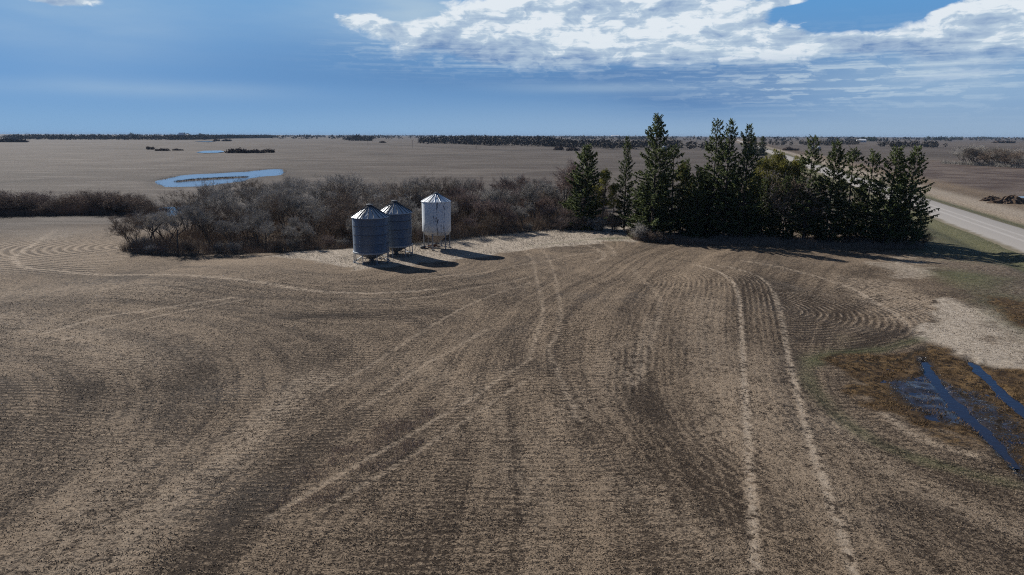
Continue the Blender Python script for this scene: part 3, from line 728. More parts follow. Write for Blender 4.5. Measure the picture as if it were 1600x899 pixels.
def white_bin(px, py):
    x, y = at(px, py); z0 = hgt(x, y)
    t = empty('grain_bin', (x, y, z0)); tag(t, 'tall white bin with peeling paint and dark streaks on stilted hopper', 'grain bin', 'hopper bottom grain bins at the edge of the thicket')
    R, z1, z2, z3 = 1.98, 2.35, 6.50, 7.55
    b = MB(); b.lathe([(R - 0.30, z1 - 0.42), (R - 0.02, z1), (R, z1 + 0.02), (R, z1 + 1.4), (R, z1 + 2.8), (R, z2)], 72); b.build('bin_wall', M['white'], t, True)
    b = MB(); n = 16; ro, ri = R + 0.09, 0.22
    for i in range(n):
        a0, a1 = i * 2 * math.pi / n, (i + 1) * 2 * math.pi / n
        b.add([(ro * math.cos(a0), ro * math.sin(a0), z2), (ro * math.cos(a1), ro * math.sin(a1), z2), (ri * math.cos(a1), ri * math.sin(a1), z3), (ri * math.cos(a0), ri * math.sin(a0), z3)], [(0, 1, 2, 3)])
    b.lathe([(ro, z2), (ro, z2 - 0.07), (R + 0.01, z2 - 0.08)], 48)
    rf = b.build('roof', M['white'], t)
    for i in range(n):
        a = i * 2 * math.pi / n; bb = MB()
        bb.tube([(ro * math.cos(a), ro * math.sin(a), z2 + 0.02), (ri * math.cos(a), ri * math.sin(a), z3 + 0.02)], 0.02, 4); bb.build('rib', M['roof'], rf)
    b = MB(); b.lathe([(0.26, z3 - 0.06), (0.26, z3 + 0.12), (0.30, z3 + 0.13), (0.0, z3 + 0.22)], 20); b.build('lid', M['dark'], t)
    for lv in ([(0.2, 0, z3 + 0.1), (0.28, 0.02, z3 + 0.42)], [(-0.2, 0, z3 + 0.1), (-0.34, 0.02, z3 + 0.34)]): b = MB(); b.tube(lv, 0.02, 4); b.build('lid_lever', M['dark'], t)
    b = MB(); ang = math.radians(-112); co, si = math.cos(ang), math.sin(ang)
    L0 = np.array([ro * co, ro * si, z2 + 0.07]); L1 = np.array([0.4 * co, 0.4 * si, z3 + 0.04]); s_ = np.array([-si, co, 0]) * 0.17
    for sg in (-1, 1): b.tube([L0 + sg * s_, L1 + sg * s_], 0.02, 4)
    for k in np.linspace(0.03, 0.97, 8): q = L0 + (L1 - L0) * k; b.tube([q - s_, q + s_], 0.018, 4)
    b.build('roof_ladder', M['dark'], t)
    b = MB(); ang = math.radians(-62); co, si = math.cos(ang), math.sin(ang)
    L0 = np.array([ro * co, ro * si, z2 + 0.03]); L1 = np.array([0.3 * co, 0.3 * si, z3 + 0.02]); s_ = np.array([-si, co, 0]) * 0.10
    b.add([L0 * .99 - s_, L0 * .99 + s_, L1 + s_ * .8, L1 - s_ * .8], [(0, 1, 2, 3)]); b.build('worn_sheet', M['dark'], t)
    b = MB(); b.lathe([(R - 0.12, z1 - 0.14), (0.24, 0.75), (0.22, 0.60)], 40); b.build('hopper', M['rustcone'], t)
    b = MB(); b.box((0, 0, 0.62), (0.55, 0.55, 0.07)); b.build('slide_gate', M['dark'], t)
    for i in range(6):
        a = i * math.pi / 3 + 0.3; c = (math.cos(a), math.sin(a)); bb = MB(); rl = R - 0.18
        bb.tube([(rl * c[0], rl * c[1], z1 - 0.15), (rl * c[0], rl * c[1], 0.0)], 0.085, 8, True)
        bb.box((rl * c[0], rl * c[1], 0.04), (0.36, 0.36, 0.06), a); bb.build('leg', M['cone'], t)
        bb = MB(); a2 = a + math.pi / 3
        bb.tube([(rl * c[0], rl * c[1], 0.35), (rl * math.cos(a2), rl * math.sin(a2), 0.35)], 0.04, 5); bb.build('cross_bar', M['leg'], t)
    return t
white_bin(683, 387.5)
def scrap():
    x, y = at(672, 388); z0 = hgt(x, y); rnd = random.Random(4)
    t = empty('scrap_heap', (x, y, z0)); tag(t, 'small heap of rusty iron lying by the white bin leg', 'scrap heap')
    for i in range(7):
        b = MB(); a = rnd.uniform(0, 3.1); L = rnd.uniform(0.4, 1.0); c = Vector((rnd.uniform(-.9, .9), rnd.uniform(-.3, .4), 0.08 + i * 0.05))
        b.tube([c - Vector((math.cos(a), math.sin(a) * .6, .04)) * L, c + Vector((math.cos(a), math.sin(a) * .6, rnd.uniform(.05, .3))) * L], 0.06, 5, True); b.build('bar', M['rusty'], t)
    b = MB(); b.lathe([(0.0, 0.0), (0.34, 0.0), (0.36, 0.3), (0.3, 0.34), (0, 0.36)], 14, (-1.0, -0.15)); b.build('drum', M['dark'], t)
scrap()

# ------------------------------------------------------------------ conifers
def leafmat(name, c1, c2, rand=0.35):
    ma, b = new_mat(name, 0.75, 0, 0.2)
    n = noise(objpos(), 1.1, 3, 0.6); n2 = noise(objpos(), 9.0, 2, 0.6)
    c = mixc(clamp((n - 0.5) * 1.8 + n2 * 1.0), c1, c2)
    cc = scalec(c, objrand() * rand + 1 - rand / 2); plug(b.inputs['Base Color'], cc)
    nt = ma.node_tree; tr_ = nt.nodes.new('ShaderNodeBsdfTranslucent'); plug(tr_.inputs[0], cc); mx = nt.nodes.new('ShaderNodeMixShader'); mx.inputs[0].default_value = 0.3
    nt.links.new(b.outputs[0], mx.inputs[1]); nt.links.new(tr_.outputs[0], mx.inputs[2]); nt.links.new(mx.outputs[0], nt.nodes['Material Output'].inputs['Surface']); return ma
M['needle'] = leafmat('spruce_needles', (0.040, 0.060, 0.023), (0.125, 0.148, 0.052))
M['pine'] = leafmat('pine_needles', (0.075, 0.082, 0.024), (0.24, 0.22, 0.058))
M['cbark'] = plain('conifer_bark', (0.05, 0.04, 0.032), (0.11, 0.09, 0.075), 0.95, 5.0)
def blades(rng, base, direc, length, width, side=None):
    """arrays of thin kite-shaped leaf clumps: base (n,3), direction (n,3)"""
    n = len(base)
    d = direc / (np.linalg.norm(direc, axis=1)[:, None] + 1e-9)
    r = rng.normal(size=(n, 3)) if side is None else side + rng.normal(size=(n, 3)) * 0.45
    s = np.cross(d, r); s /= np.linalg.norm(s, axis=1)[:, None] + 1e-9
    L = np.broadcast_to(np.asarray(length, float), (n,))[:, None]; w = np.broadcast_to(np.asarray(width, float), (n,))[:, None]
    V = np.stack([base, base + d * L * 0.45 + s * w, base + d * L, base + d * L * 0.45 - s * w], 1).reshape(-1, 3)
    q = np.arange(n * 4).reshape(-1, 4)
    return V, q
def spruce_proto(seed, h, rb, clear, dens=1.0, taper=1.0, gap=0.12, top=0.0):
    rng = np.random.default_rng(seed); tr = MB()
    k = 12; zt = np.linspace(0, h, k); lean = np.cumsum(rng.normal(0, 0.03, (k, 2)), 0)
    tp = np.stack([lean[:, 0], lean[:, 1], zt], -1); tp[0, :2] = 0
    tr.tube(tp, np.linspace(0.028 * h ** 0.85, 0.02, k) * 0.62, 7)
    Vs = []; Qs = []; nb = 0
    def addb(V, q):
        nonlocal nb
        Vs.append(V); Qs.append(q + nb); nb += len(V)
    z = clear
    while z < h - 0.15:
        f = (z - clear) / (h - clear)
        env = rb * (1 - f) ** (0.70 * taper) * (0.6 + 0.4 * min(1, f / 0.12)) + 0.22
        wave = 1 + 0.22 * math.sin(z * 2.1 + seed)
        nbr = max(4, int((7 - 2.5 * f) * dens))
        a0 = rng.uniform(0, 6.28)
        for j in range(nbr):
            if rng.random() < gap: continue
            a = a0 + j * 6.283 / nbr + rng.normal(0, 0.22); L = env * wave * rng.uniform(0.55, 1.18)
            zz = z + rng.uniform(-0.15, 0.15)
            cx = np.interp(zz, zt, tp[:, 0]); cy = np.interp(zz, zt, tp[:, 1])
            up_ = 0.75 * f ** 2.2 + 0.08; droop = 0.42 * (1 - f)
            s = np.linspace(0, 1, 6)
            P = np.stack([cx + math.cos(a) * L * s, cy + math.sin(a) * L * s, zz + L * (up_ * s - droop * s * (1.7 - s) * 0.9 + 0.16 * s ** 3)], -1)
            tr.tube(P[:5], np.linspace(0.035, 0.008, 5) * (0.5 + 0.6 * (1 - f)), 3)
            nt = max(6, int(L / 0.062 * dens))
            u = np.sqrt(rng.uniform(0.05, 1, nt)); bp = np.stack([np.interp(u, s, P[:, i]) for i in range(3)], -1)
            fwd = np.array([math.cos(a), math.sin(a), 0]); lat = np.array([-math.sin(a), math.cos(a), 0])
            sg = rng.choice([-1, 1], nt)[:, None]
            dirs = fwd * 0.8 + lat * sg * rng.uniform(0.3, 1.1, (nt, 1)) + np.array([0, 0, 1]) * rng.normal(-0.10, 0.22, (nt, 1))
            ln = (0.26 + 0.40 * (1 - u)) * rng.uniform(0.7, 1.2, nt) * min(1.15, 0.5 + L * 0.3)
            addb(*blades(rng, bp, dirs, ln, rng.uniform(0.06, 0.11, nt), np.array([0, 0, 1.0])))
            nh = int(nt * 0.7)
            u = rng.uniform(0.25, 1, nh); bp = np.stack([np.interp(u, s, P[:, i]) for i in range(3)], -1)
            dirs = fwd * 0.35 + lat * rng.normal(0, 0.35, (nh, 1)) + np.array([0, 0, -1.0]) * rng.uniform(0.5, 1, (nh, 1))
            addb(*blades(rng, bp, dirs, rng.uniform(0.2, 0.5, nh), 0.07))
            addb(*blades(rng, P[-2:-1], (P[-1:] - P[-2:-1]) + fwd * 0.2 + np.array([0, 0, 0.12]), 0.45, 0.08))
        z += rng.uniform(0.24, 0.40) * (1.0 if f < 0.8 else 0.8)
    n = 14; bz = rng.uniform(h - 0.7, h, n); an = rng.uniform(0, 6.28, n)
    addb(*blades(rng, np.stack([np.full(n, tp[-1, 0]), np.full(n, tp[-1, 1]), bz - .1], -1), np.stack([np.cos(an) * .5, np.sin(an) * .5, np.full(n, 0.9)], -1), 0.32, 0.05))
    # dead stubs on the bare stem
    for i in range(int(clear * 7)):
        a = rng.uniform(0, 6.28); zz = rng.uniform(0.5, clear + 2); L = rng.uniform(0.5, rb * 0.6)
        tr.tube([(0, 0, zz), (math.cos(a) * L * .5, math.sin(a) * L * .5, zz - .06 * L), (math.cos(a) * L, math.sin(a) * L, zz - .25 * L)], [0.02, 0.014, 0.006], 3)
    return tr.mesh('trunk', M['cbark']), mesh_np('crown', np.concatenate(Vs), np.concatenate(Qs), M['needle'])
def pine_proto(seed, h, rb, clear):
    rng = np.random.default_rng(seed); tr = MB(); k = 9; zt = np.linspace(0, h * 0.95, k); lean = np.cumsum(rng.normal(0, 0.10, (k, 2)), 0)
    tp = np.stack([lean[:, 0], lean[:, 1], zt], -1); tp[0, :2] = 0
    tr.tube(tp, np.linspace(0.16, 0.04, k), 6); Vs = []; Qs = []; nb = 0
    for i in range(40):
        f = rng.uniform(0, 1) ** 0.8; z = clear + (h - clear) * f * 0.93; a = rng.uniform(0, 6.28)
        L = rb * (1 - f ** 2.2) * rng.uniform(0.45, 1.05) + 0.35
        c0 = np.array([np.interp(z, zt, tp[:, 0]), np.interp(z, zt, tp[:, 1]), z])
        e = c0 + np.array([math.cos(a) * L, math.sin(a) * L, L * rng.uniform(0.05, 0.55)]); mid = (c0 + e) / 2 - np.array([0, 0, 0.08 * L])
        tr.tube([c0, mid, e], [0.05, 0.03, 0.012], 4)
        for q in range(3):
            cc = mid + (e - mid) * rng.uniform(0.1, 1.1) + rng.normal(0, 0.24, 3); n = 30
            dd = rng.normal(size=(n, 3)); dd[:, 2] += 0.5
            V, qd = blades(rng, cc + dd * 0.10, dd, rng.uniform(0.22, 0.42, n), 0.045); Vs.append(V); Qs.append(qd + nb); nb += len(V)
    return tr.mesh('trunk', M['cbark']), mesh_np('crown', np.concatenate(Vs), np.concatenate(Qs), M['pine'])
SPR = [spruce_proto(1, 18.0, 3.5, 0.7, 1.15, 1.0, 0.08), spruce_proto(2, 15.5, 2.3, 2.2, 1.0, 0.85, 0.22), spruce_proto(3, 16.5, 2.7, 1.2, 1.0, 1.1, 0.14),
       spruce_proto(4, 13.5, 2.9, 1.0, 1.05, 0.95, 0.12), spruce_proto(5, 12.5, 1.9, 1.6, 0.9, 0.8, 0.28), spruce_proto(6, 12.0, 3.0, 0.4, 1.3, 1.0, 0.04)]
SPH = [18.0, 15.5, 16.5, 13.5, 12.5, 12.0]
PIN = [pine_proto(11, 10.5, 2.1, 3.6), pine_proto(12, 11.5, 1.8, 4.5)]
PNH = [10.5, 11.5]
def put_tree(kind, protos, hs, i, x, y, h, rz, label, cat, group, wide=1.0, tilt=0.0):
    tr, cr = protos[i]; s = h / hs[i]
    t = empty(kind, (x, y, hgt(x, y) - 0.05), rz, s); t.scale = (s * wide, s * wide, s)
    t.rotation_euler = (tilt, tilt * 0.5, rz)
    tag(t, label, cat, group)
    for nm, me in (('trunk', tr), ('crown', cr)):
        if me is not None: link(nm, me, t)
    return t
def tall(px, base, top):
    """ground point and height for a tree seen from base row to top row"""
    x, y = at(px, base); v = ray(px, top); d = math.hypot(x, y); g = d / math.hypot(v[0], v[1])
    return x, y, H + v[2] * g - hgt(x, y)
ORD = ['first', 'second', 'third', 'fourth', 'fifth', 'sixth', 'seventh', 'eighth', 'ninth', 'tenth', 'eleventh', 'twelfth', 'thirteenth', 'fourteenth', 'fifteenth', 'sixteenth', 'seventeenth', 'eighteenth']
G = 'conifers of the roadside shelterbelt'
rs = random.Random(5)
spr = [  # px, base row, top row, proto, width, label
 (912, 357, 227, 5, 1.05, 'broad dense dark spruce at the far left end of the belt'),
 (975, 360, 212, 2, 0.75, 'narrow spruce with a gappy crown, second tall one from the left'),
 (1018, 373, 181, 0, 1.08, 'tallest and widest spruce in the belt, its tip above all others'),
 (1047, 371, 226, 4, 1.20, 'thin see-through spruce just right of the tallest one'),
 (1084, 374, 262, 5, 0.75, 'short dark spruce filling the gap left of the three tall tips'),
 (1109, 372, 190, 1, 1.05, 'left one of the three tall spruce tips close together'),
 (1129, 375, 186, 2, 0.95, 'middle one of the three tall spruce tips, the highest of them'),
 (1157, 377, 194, 2, 1.00, 'right one of the three tall spruce tips close together'),
 (1255, 379, 215, 1, 1.15, 'slim tall spruce just right of the yellow green pines'),
 (1289, 380, 221, 3, 1.0, 'bushy cone-shaped spruce right of the slim tall one'),
 (1320, 378, 231, 4, 1.15, 'thin ragged spruce with light showing through, third from the bushy one'),
 (1349, 380, 235, 4, 1.05, 'thinnest spruce of the right half, bare low stem, gappy tip'),
 (1381, 383, 229, 3, 1.05, 'full dark spruce second from the road end of the belt'),
 (1414, 384, 229, 3, 0.95, 'olive-tipped spruce last in the belt, by the gravel road'),
]
for px, b, tp_, pi_, w, lab in spr:
    x, y, h = tall(px, b, tp_)
    put_tree('spruce_tree', SPR, SPH, pi_, x, y, h, rs.uniform(0, 6), lab, 'spruce tree', G, w * 1.08)
fill = [(1000, 368, 285, 5, 'low'), (1032, 369, 270, 3, 'mid'), (1066, 369, 250, 1, 'mid'), (1096, 369, 268, 5, 'low'), (1143, 369, 255, 3, 'mid'), (1172, 370, 262, 5, 'mid'), (1188, 376, 280, 3, 'low'),
        (1238, 372, 268, 4, 'mid'), (1272, 371, 275, 3, 'low'), (1304, 373, 282, 4, 'low'), (1336, 375, 288, 5, 'low'), (1365, 375, 278, 4, 'mid'), (1400, 378, 270, 3, 'mid'), (1434, 381, 305, 4, 'low'), (1205, 376, 290, 4, 'low'), (1222, 378, 275, 3, 'mid')]
where = ['below the left side of the tallest spruce', 'below the right side of the tallest spruce', 'halfway from the tallest spruce to the three tips', 'under the left tall tip', 'between the middle and right tall tips',
         'touching the right tall tip', 'left under the yellow green pines', 'left of the slim tall spruce', 'between slim and bushy spruces', 'right against the bushy cone-shaped spruce', 'between the two thinnest spruces', 'right of the thinnest spruce',
         'between the last two big spruces', 'under the road end spruce, reaching to the right', 'under the middle of the yellow green pines', 'right under the yellow green pines']
for (px, b, tp_, pi_, sz), wh in zip(fill, where):
    x, y, h = tall(px, b, tp_)
    put_tree('spruce_tree', SPR, SPH, pi_, x, y, h, rs.uniform(0, 6), ('shorter ' if sz == 'low' else 'middling ') + 'dark spruce ' + wh, 'spruce tree', G, 0.95)
for k, px in enumerate([1008, 1028, 1052, 1078, 1102, 1124, 1146, 1170, 1206, 1262, 1325, 1390]):
    x, y, h = tall(px + rs.uniform(-4, 4), 366 + (px - 1000) * 0.022 - rs.uniform(0, 3), rs.uniform(272, 300) + (24 if px > 1180 else 0))
    put_tree('spruce_tree', SPR, SPH, [5, 3, 2, 5][k % 4], x, y, h, rs.uniform(0, 6), f'dark spruce in the hidden rear row of the belt, {ORD[k]} from left', 'spruce tree', G, 1.0)
for px, b, tp_, pi_, lab in [(1180, 372, 243, 0, 'leftmost round-topped pine, dull green, right of the tall tips'), (1203, 371, 233, 1, 'brightest yellow green pine, highest of the round-topped ones'),
                             (1216, 373, 247, 0, 'pine close right of the brightest pine, flat crown'), (1234, 372, 243, 1, 'rightmost pine, dark green, against the slim spruce'),
                             (940, 362, 262, 0, 'dark round-topped pine right of the broad dense spruce'), (956, 364, 285, 1, 'small dark pine left of the narrow gappy spruce'), (1063, 368, 252, 1, 'thin pine with open crown between tallest spruce and the three tips')]:
    x, y, h = tall(px, b, tp_)
    put_tree('pine_tree', PIN, PNH, pi_, x, y, h, rs.uniform(0, 6), lab, 'pine tree', G, 0.9)

# ------------------------------------------------------------------ bare broadleaf trees
def twigmat(name, c1, c2):
    ma, b = new_mat(name, 0.9, 0, 0.1)
    c = mixc(noise(objpos(), 1.2, 3, .6), c1, c2); r = objrand()
    plug(b.inputs['Base Color'], scalec(c, r * 0.5 + 0.75)); return ma
M['twig'] = twigmat('grey_twigs', (0.22, 0.205, 0.185), (0.44, 0.415, 0.375))
M['redtwig'] = twigmat('reddish_twigs', (0.15, 0.112, 0.098), (0.27, 0.21, 0.185))
M['hedgetwig'] = twigmat('hedge_twigs', (0.17, 0.125, 0.095), (0.32, 0.245, 0.19))
M['browntwig'] = twigmat('brown_twigs', (0.12, 0.092, 0.070), (0.24, 0.185, 0.142))
M['bark'] = plain('grey_bark', (0.055, 0.048, 0.040), (0.12, 0.105, 0.09), 0.95, 4.0)
def bare_proto(seed, h, spread, stems, mat, ntw=2600, bushy=False):
    rng = np.random.default_rng(seed); tr = MB(); ends = []
    def grow(p, d, L, r, lvl):
        n = 4; pts = [p]; q = p.copy(); dd = d.copy()
        for i in range(n):
            dd = dd + rng.normal(0, 0.13, 3) + np.array([0, 0, 0.05 if lvl < 2 else 0.02]); dd /= np.linalg.norm(dd); q = q + dd * L / n; pts.append(q)
        tr.tube(pts, np.linspace(r, r * 0.55, n + 1), 5 if lvl == 0 else (4 if lvl == 1 else 3))
        if lvl >= 2: ends.append((np.array(pts), L))
        if lvl >= 4: return
        for j in range([4, 4, 4, 3][lvl] + (1 if lvl == 0 and bushy else 0)):
            t_ = rng.uniform(0.35 if not bushy else (0.02 if lvl == 0 else 0.1), 1.0); i = min(n - 1, int(t_ * n)); b = pts[i] + (pts[i + 1] - pts[i]) * (t_ * n - i)
            a = rng.normal(size=3); a[2] = abs(a[2]) * 0.5; a = a - dd * (a @ dd) * 0.8; a /= np.linalg.norm(a)
            nd = dd * 0.75 + a * rng.uniform(0.5, 0.95) * spread; nd /= np.linalg.norm(nd)
            grow(b, nd, L * rng.uniform(0.50, 0.74), r * 0.50, lvl + 1)
    for s in range(stems):
        a = rng.uniform(0, 6.28); o = np.array([math.cos(a), math.sin(a), 0]) * (0.25 * (stems > 1))
        d = np.array([math.cos(a) * 0.28 * (stems > 1), math.sin(a) * 0.28 * (stems > 1), 1.0]); d /= np.linalg.norm(d)
        grow(o, d, h * rng.uniform(0.40, 0.50), 0.016 * h / (stems ** 0.4), 0)
    # twigs
    per = max(1, ntw // len(ends)); B = []; D = []
    for P, L in ends:
        u = rng.uniform(0.1, 1, per) * (len(P) - 1.001); i = u.astype(int); f = (u - i)[:, None]
        b = P[i] * (1 - f) + P[i + 1] * f; ax = P[-1] - P[0]; ax /= np.linalg.norm(ax)
        B.append(b); D.append(ax * 0.8 + rng.normal(0, 0.55, (per, 3)) + np.array([0, 0, 0.22]))
    B = np.concatenate(B); D = np.concatenate(D); n = len(B)
    d = D / np.linalg.norm(D, axis=1)[:, None]; s = np.cross(d, rng.normal(size=(n, 3))); s /= np.linalg.norm(s, axis=1)[:, None]
    L = rng.uniform(0.25, 0.75, (n, 1)) * h / 8; w = rng.uniform(0.007, 0.014, (n, 1))
    V = np.stack([B - s * w, B + s * w, B + d * L + rng.normal(0, 0.05, (n, 3))], 1).reshape(-1, 3)
    zmax = max(V[:, 2].max(), 0.1)
    tm = tr.mesh('trunk', M['bark']); cm = mesh_np('crown', V, np.arange(n * 3).reshape(-1, 3), mat)
    return tm, cm, zmax
BARE = [bare_proto(21, 7.5, 1.0, 2, M['twig'], 5200), bare_proto(22, 8.0, 0.85, 1, M['twig'], 5200), bare_proto(23, 7.0, 1.1, 3, M['twig'], 5600), bare_proto(24, 8.0, 0.8, 2, M['redtwig'], 5200),
        bare_proto(25, 7.0, 1.0, 4, M['browntwig'], 5600), bare_proto(26, 8.5, 0.95, 1, M['redtwig'], 5200)]
BH = [b[2] for b in BARE]
BUSH = [bare_proto(31, 3.6, 1.2, 7, M['browntwig'], 6500, True), bare_proto(32, 3.2, 1.3, 8, M['twig'], 6500, True), bare_proto(33, 4.0, 1.2, 7, M['redtwig'], 6500, True), bare_proto(34, 4.0, 1.2, 7, M['hedgetwig'], 5200, True)]
UH = [b[2] for b in BUSH]
BP = [(b[0], b[1]) for b in BARE]; UP = [(b[0], b[1]) for b in BUSH]
front = pl([(186, 393), (215, 399), (262, 402), (350, 399), (440, 395), (520, 391), (600, 386), (700, 377), (800, 366), (880, 358), (965, 352)])
zones = [(-999, 300, 'left of the pale pond'), (300, 430, 'below the pale pond'), (430, 545, 'left of the blue bins'), (545, 650, 'behind the blue bins'), (650, 715, 'behind the white bin'),
         (715, 800, 'right of the white bin'), (800, 2000, 'left of the spruce belt')]
def px_of(x, y, z=0):
    v = np.array([x, y, z - H]); return 800 + F * (v @ rt) / (v @ fw), 449.5 - F * (v @ up) / (v @ fw)
rowsn = ['front row', 'second row', 'third row', 'fourth row', 'fifth row', 'sixth row', 'back row']
offs = [3.5, 8.5, 15, 22, 31, 40, 50]
rb = random.Random(77); trees = []
seglen = np.concatenate([[0], np.cumsum(np.linalg.norm(np.diff(front, axis=0), axis=1))])
for ri, off in enumerate(offs):
    s = rb.uniform(0, 2)
    while s < seglen[-1]:
        x = np.interp(s, seglen, front[:, 0]) + rb.uniform(-1.3, 1.3); y = np.interp(s, seglen, front[:, 1]) + off * (0.92 if s > 20 else 1.25) + rb.uniform(-1.8, 1.8)
        px, py = px_of(x, y)
        x *= 1 + 0.0 * off
        s += rb.uniform(3.0, 4.6) * (1 + 0.06 * ri) * (0.82 if px < 450 else 1.0)
        if ri >= 5 and (px > 960): continue
        pd = sdf(np.array([x]), np.array([y]), POND2)[0]
        if pd < 2.5: continue
        trees.append((ri, px, x, y))
cnt = {}
for ri, px, x, y in sorted(trees, key=lambda q: (q[0], q[1])):
    zn = next(i for i, z in enumerate(zones) if z[0] <= px < z[1]); k = cnt.get((ri, zn), 0); cnt[(ri, zn)] = k + 1
    right = px > 690
    pi_ = rb.choice([3, 5, 0, 4, 3, 1]) if right else rb.choice([0, 1, 2, 0, 2, 4, 1])
    h = rb.uniform(5.6, 8.2) * ((0.8 if px < 430 else 0.62) if ri == 0 else (0.8 if ri == 1 else 1.0)) * (1.08 if px < 330 else (1.0 if px < 430 else 1.0)) * (0.86 if px < 450 and ri > 3 else 1.0) * (1.12 if 380 < px < 700 and ri > 2 else 1.0)
    tone_ = 'reddish' if pi_ in (3, 5) else ('brown' if pi_ == 4 else 'grey')
    put_tree('bare_tree', BP, BH, pi_, x, y, h, rb.uniform(0, 6.28), f'bare {tone_} tree {zones[zn][2]}, {ORD[k]} from left in the thicket\'s {rowsn[ri]}', 'bare tree', 'leafless trees of the thicket behind the bins', rb.uniform(0.85, 1.15), rb.uniform(-0.06, 0.06))
for px, b, tp_, pi_, lab in [(880, 352, 240, 5, 'tallest bare tree, wide reddish crown, left of the broad dense spruce'), (838, 352, 276, 1, 'dark forked bare tree standing out above the brush near the spruces'),
                             (1230, 374, 262, 4, 'leafless brown tree tangled under the yellow green pines'), (1160, 368, 270, 3, 'leafless reddish tree behind the three tall spruce tips')]:
    x, y, h = tall(px, b, tp_); put_tree('bare_tree', BP, BH, pi_, x, y, h, rb.uniform(0, 6), lab, 'bare tree', None, 1.0)
# shrubs: the thicket's front skirt
cntz = {}
sk = []
s = 0.5
while s < seglen[-1] + 1:
    x = np.interp(s, seglen, front[:, 0]) + rb.uniform(-.6, .6); y = np.interp(s, seglen, front[:, 1]) + rb.uniform(1.2, 3.6); px, _ = px_of(x, y)
    sk.append((px, x, y)); s += rb.uniform(1.9, 2.9)
for px, x, y in sorted(sk):
    zn = next(i for i, z in enumerate(zones) if z[0] <= px < z[1]); k = cntz.get(zn, 0); cntz[zn] = k + 1
    put_tree('bare_shrub', UP, UH, rb.choice([0, 0, 1, 2]), x, y, rb.uniform(1.2, 2.5), rb.uniform(0, 6), f'low leafless shrub {zones[zn][2]}, {ORD[min(k, 17)]} from left along the thicket\'s front edge', 'shrub', 'shrubs along the thicket front', rb.uniform(1.0, 1.3))
# hedge of dark willow shrubs in the west
hd = []
for i in range(36):
    px = -30 + i * 7.4 + rb.uniform(-4, 4); row = i % 2; b = 335 - 9 * row + rb.uniform(-2, 2) - px * 0.01
    hd.append((row, px, b))
for row in (0, 1):
    for k, (_, px, b) in enumerate(sorted([q for q in hd if q[0] == row], key=lambda q: q[1])):
        x, y = at(px, b)
        put_tree('willow_shrub', UP, UH, rb.choice([3, 3, 2]), x, y, rb.uniform(1.9, 5.2) * (0.8 if row else 1), rb.uniform(0, 6), f'brown leafless willow, {ORD[k]} from left in the {"rear" if row else "front"} line of the western hedge', 'shrub', 'willow shrubs of the western hedge', 1.5)
# shrubs at the foot of the spruces
for px, b, hh, pi_, lab in [(1000, 376, 3.2, 1, 'grey rounded bush at the left foot of the tallest spruce'), (1022, 379, 2.2, 0, 'low brown bush in front of the tallest spruce'), (962, 362, 3.0, 0, 'brown bush below the narrow gappy spruce'),
                            (930, 361, 3.0, 1, 'grey bush below the dark round-topped pine'), (900, 360, 3.0, 2, 'reddish bush at the foot of the broad dense spruce'), (1440, 384, 2.6, 0, 'leafless bush at the road end of the spruce belt'),
                            (1050, 380, 1.6, 0, 'tiny brown bush right of the tallest spruce'), (878, 361, 2.8, 2, 'reddish bush under the tallest bare tree')]:
    x, y = at(px, b); put_tree('bare_shrub', UP, UH, pi_, x, y, hh, rb.uniform(0, 6), lab, 'shrub', None, 1.3)
# east grove beyond the road
for row, n in ((0, 15), (1, 14), (2, 13)):
    for k in range(n):
        px = 1503 + k * 8.6 + rb.uniform(-2.5, 2.5) + row * 4; b = 257.5 + (px - 1500) * 0.055 - row * 3.2
        x, y = at(px, b); h = rb.uniform(8.5, 11.5) * (1.1 if k < 2 else 1) * (0.75 if k > 8 else 1)
        put_tree('bare_tree', BP, BH, rb.choice([0, 1, 2, 4]), x, y, h, rb.uniform(0, 6), f'leafless tree, {ORD[k]} from left in the {["front", "middle", "back"][row]} line of the eastern grove', 'bare tree', 'leafless trees of the grove beyond the road', 1.35)
# ------------------------------------------------------------------ undergrowth, reeds, weeds (uncountable)
def brush(name, pts, hs, mat, seed, w=0.02, lean=0.25, wscale=1.0):
    rng = np.random.default_rng(seed); pts = np.asarray(pts); n = len(pts)
    z = hgt(pts[:, 0], pts[:, 1]) - 0.03; B = np.stack([pts[:, 0], pts[:, 1], z], -1)
    d = rng.normal(0, lean, (n, 3)); d[:, 2] = 1; d /= np.linalg.norm(d, axis=1)[:, None]
    s = rng.normal(size=(n, 3)); s[:, 2] = 0; s /= np.linalg.norm(s, axis=1)[:, None]
    L = hs[:, None] * rng.uniform(0.6, 1.15, (n, 1)); ww = w * rng.uniform(0.6, 1.4, (n, 1))
    V = np.stack([B - s * ww, B + s * ww, B + d * L + rng.normal(0, 0.1, (n, 3)) * L], 1).reshape(-1, 3)
    return link(name, mesh_np(name, V, np.arange(n * 3).reshape(-1, 3), mat))
rng = np.random.default_rng(9)
n = 90000
s = rng.uniform(0, seglen[-1], n); off = rng.uniform(0, 1, n) ** 1.6 * 52 + 0.6
ux = np.interp(s, seglen, front[:, 0]) + rng.normal(0, .5, n); uy = np.interp(s, seglen, front[:, 1]) + off
keep = (sdf(ux, uy, POND2) > 1.0)
ux, uy, off = ux[keep], uy[keep], off[keep]
hh = (0.7 + 1.6 * np.clip(vnoise(ux, uy, 4, 3) + 0.5, 0, 1)) * np.clip(0.35 + off * 0.4, 0, 1.15)
tag(brush('undergrowth', np.stack([ux, uy], -1), hh, M['browntwig'], 5, 0.016, 0.30), 'tangled brown undergrowth filling the floor of the thicket', 'undergrowth', kind='stuff')
hx = np.concatenate([np.array([at(px, 337 - px * 0.012) for px in np.linspace(-45, 232, 40)])])
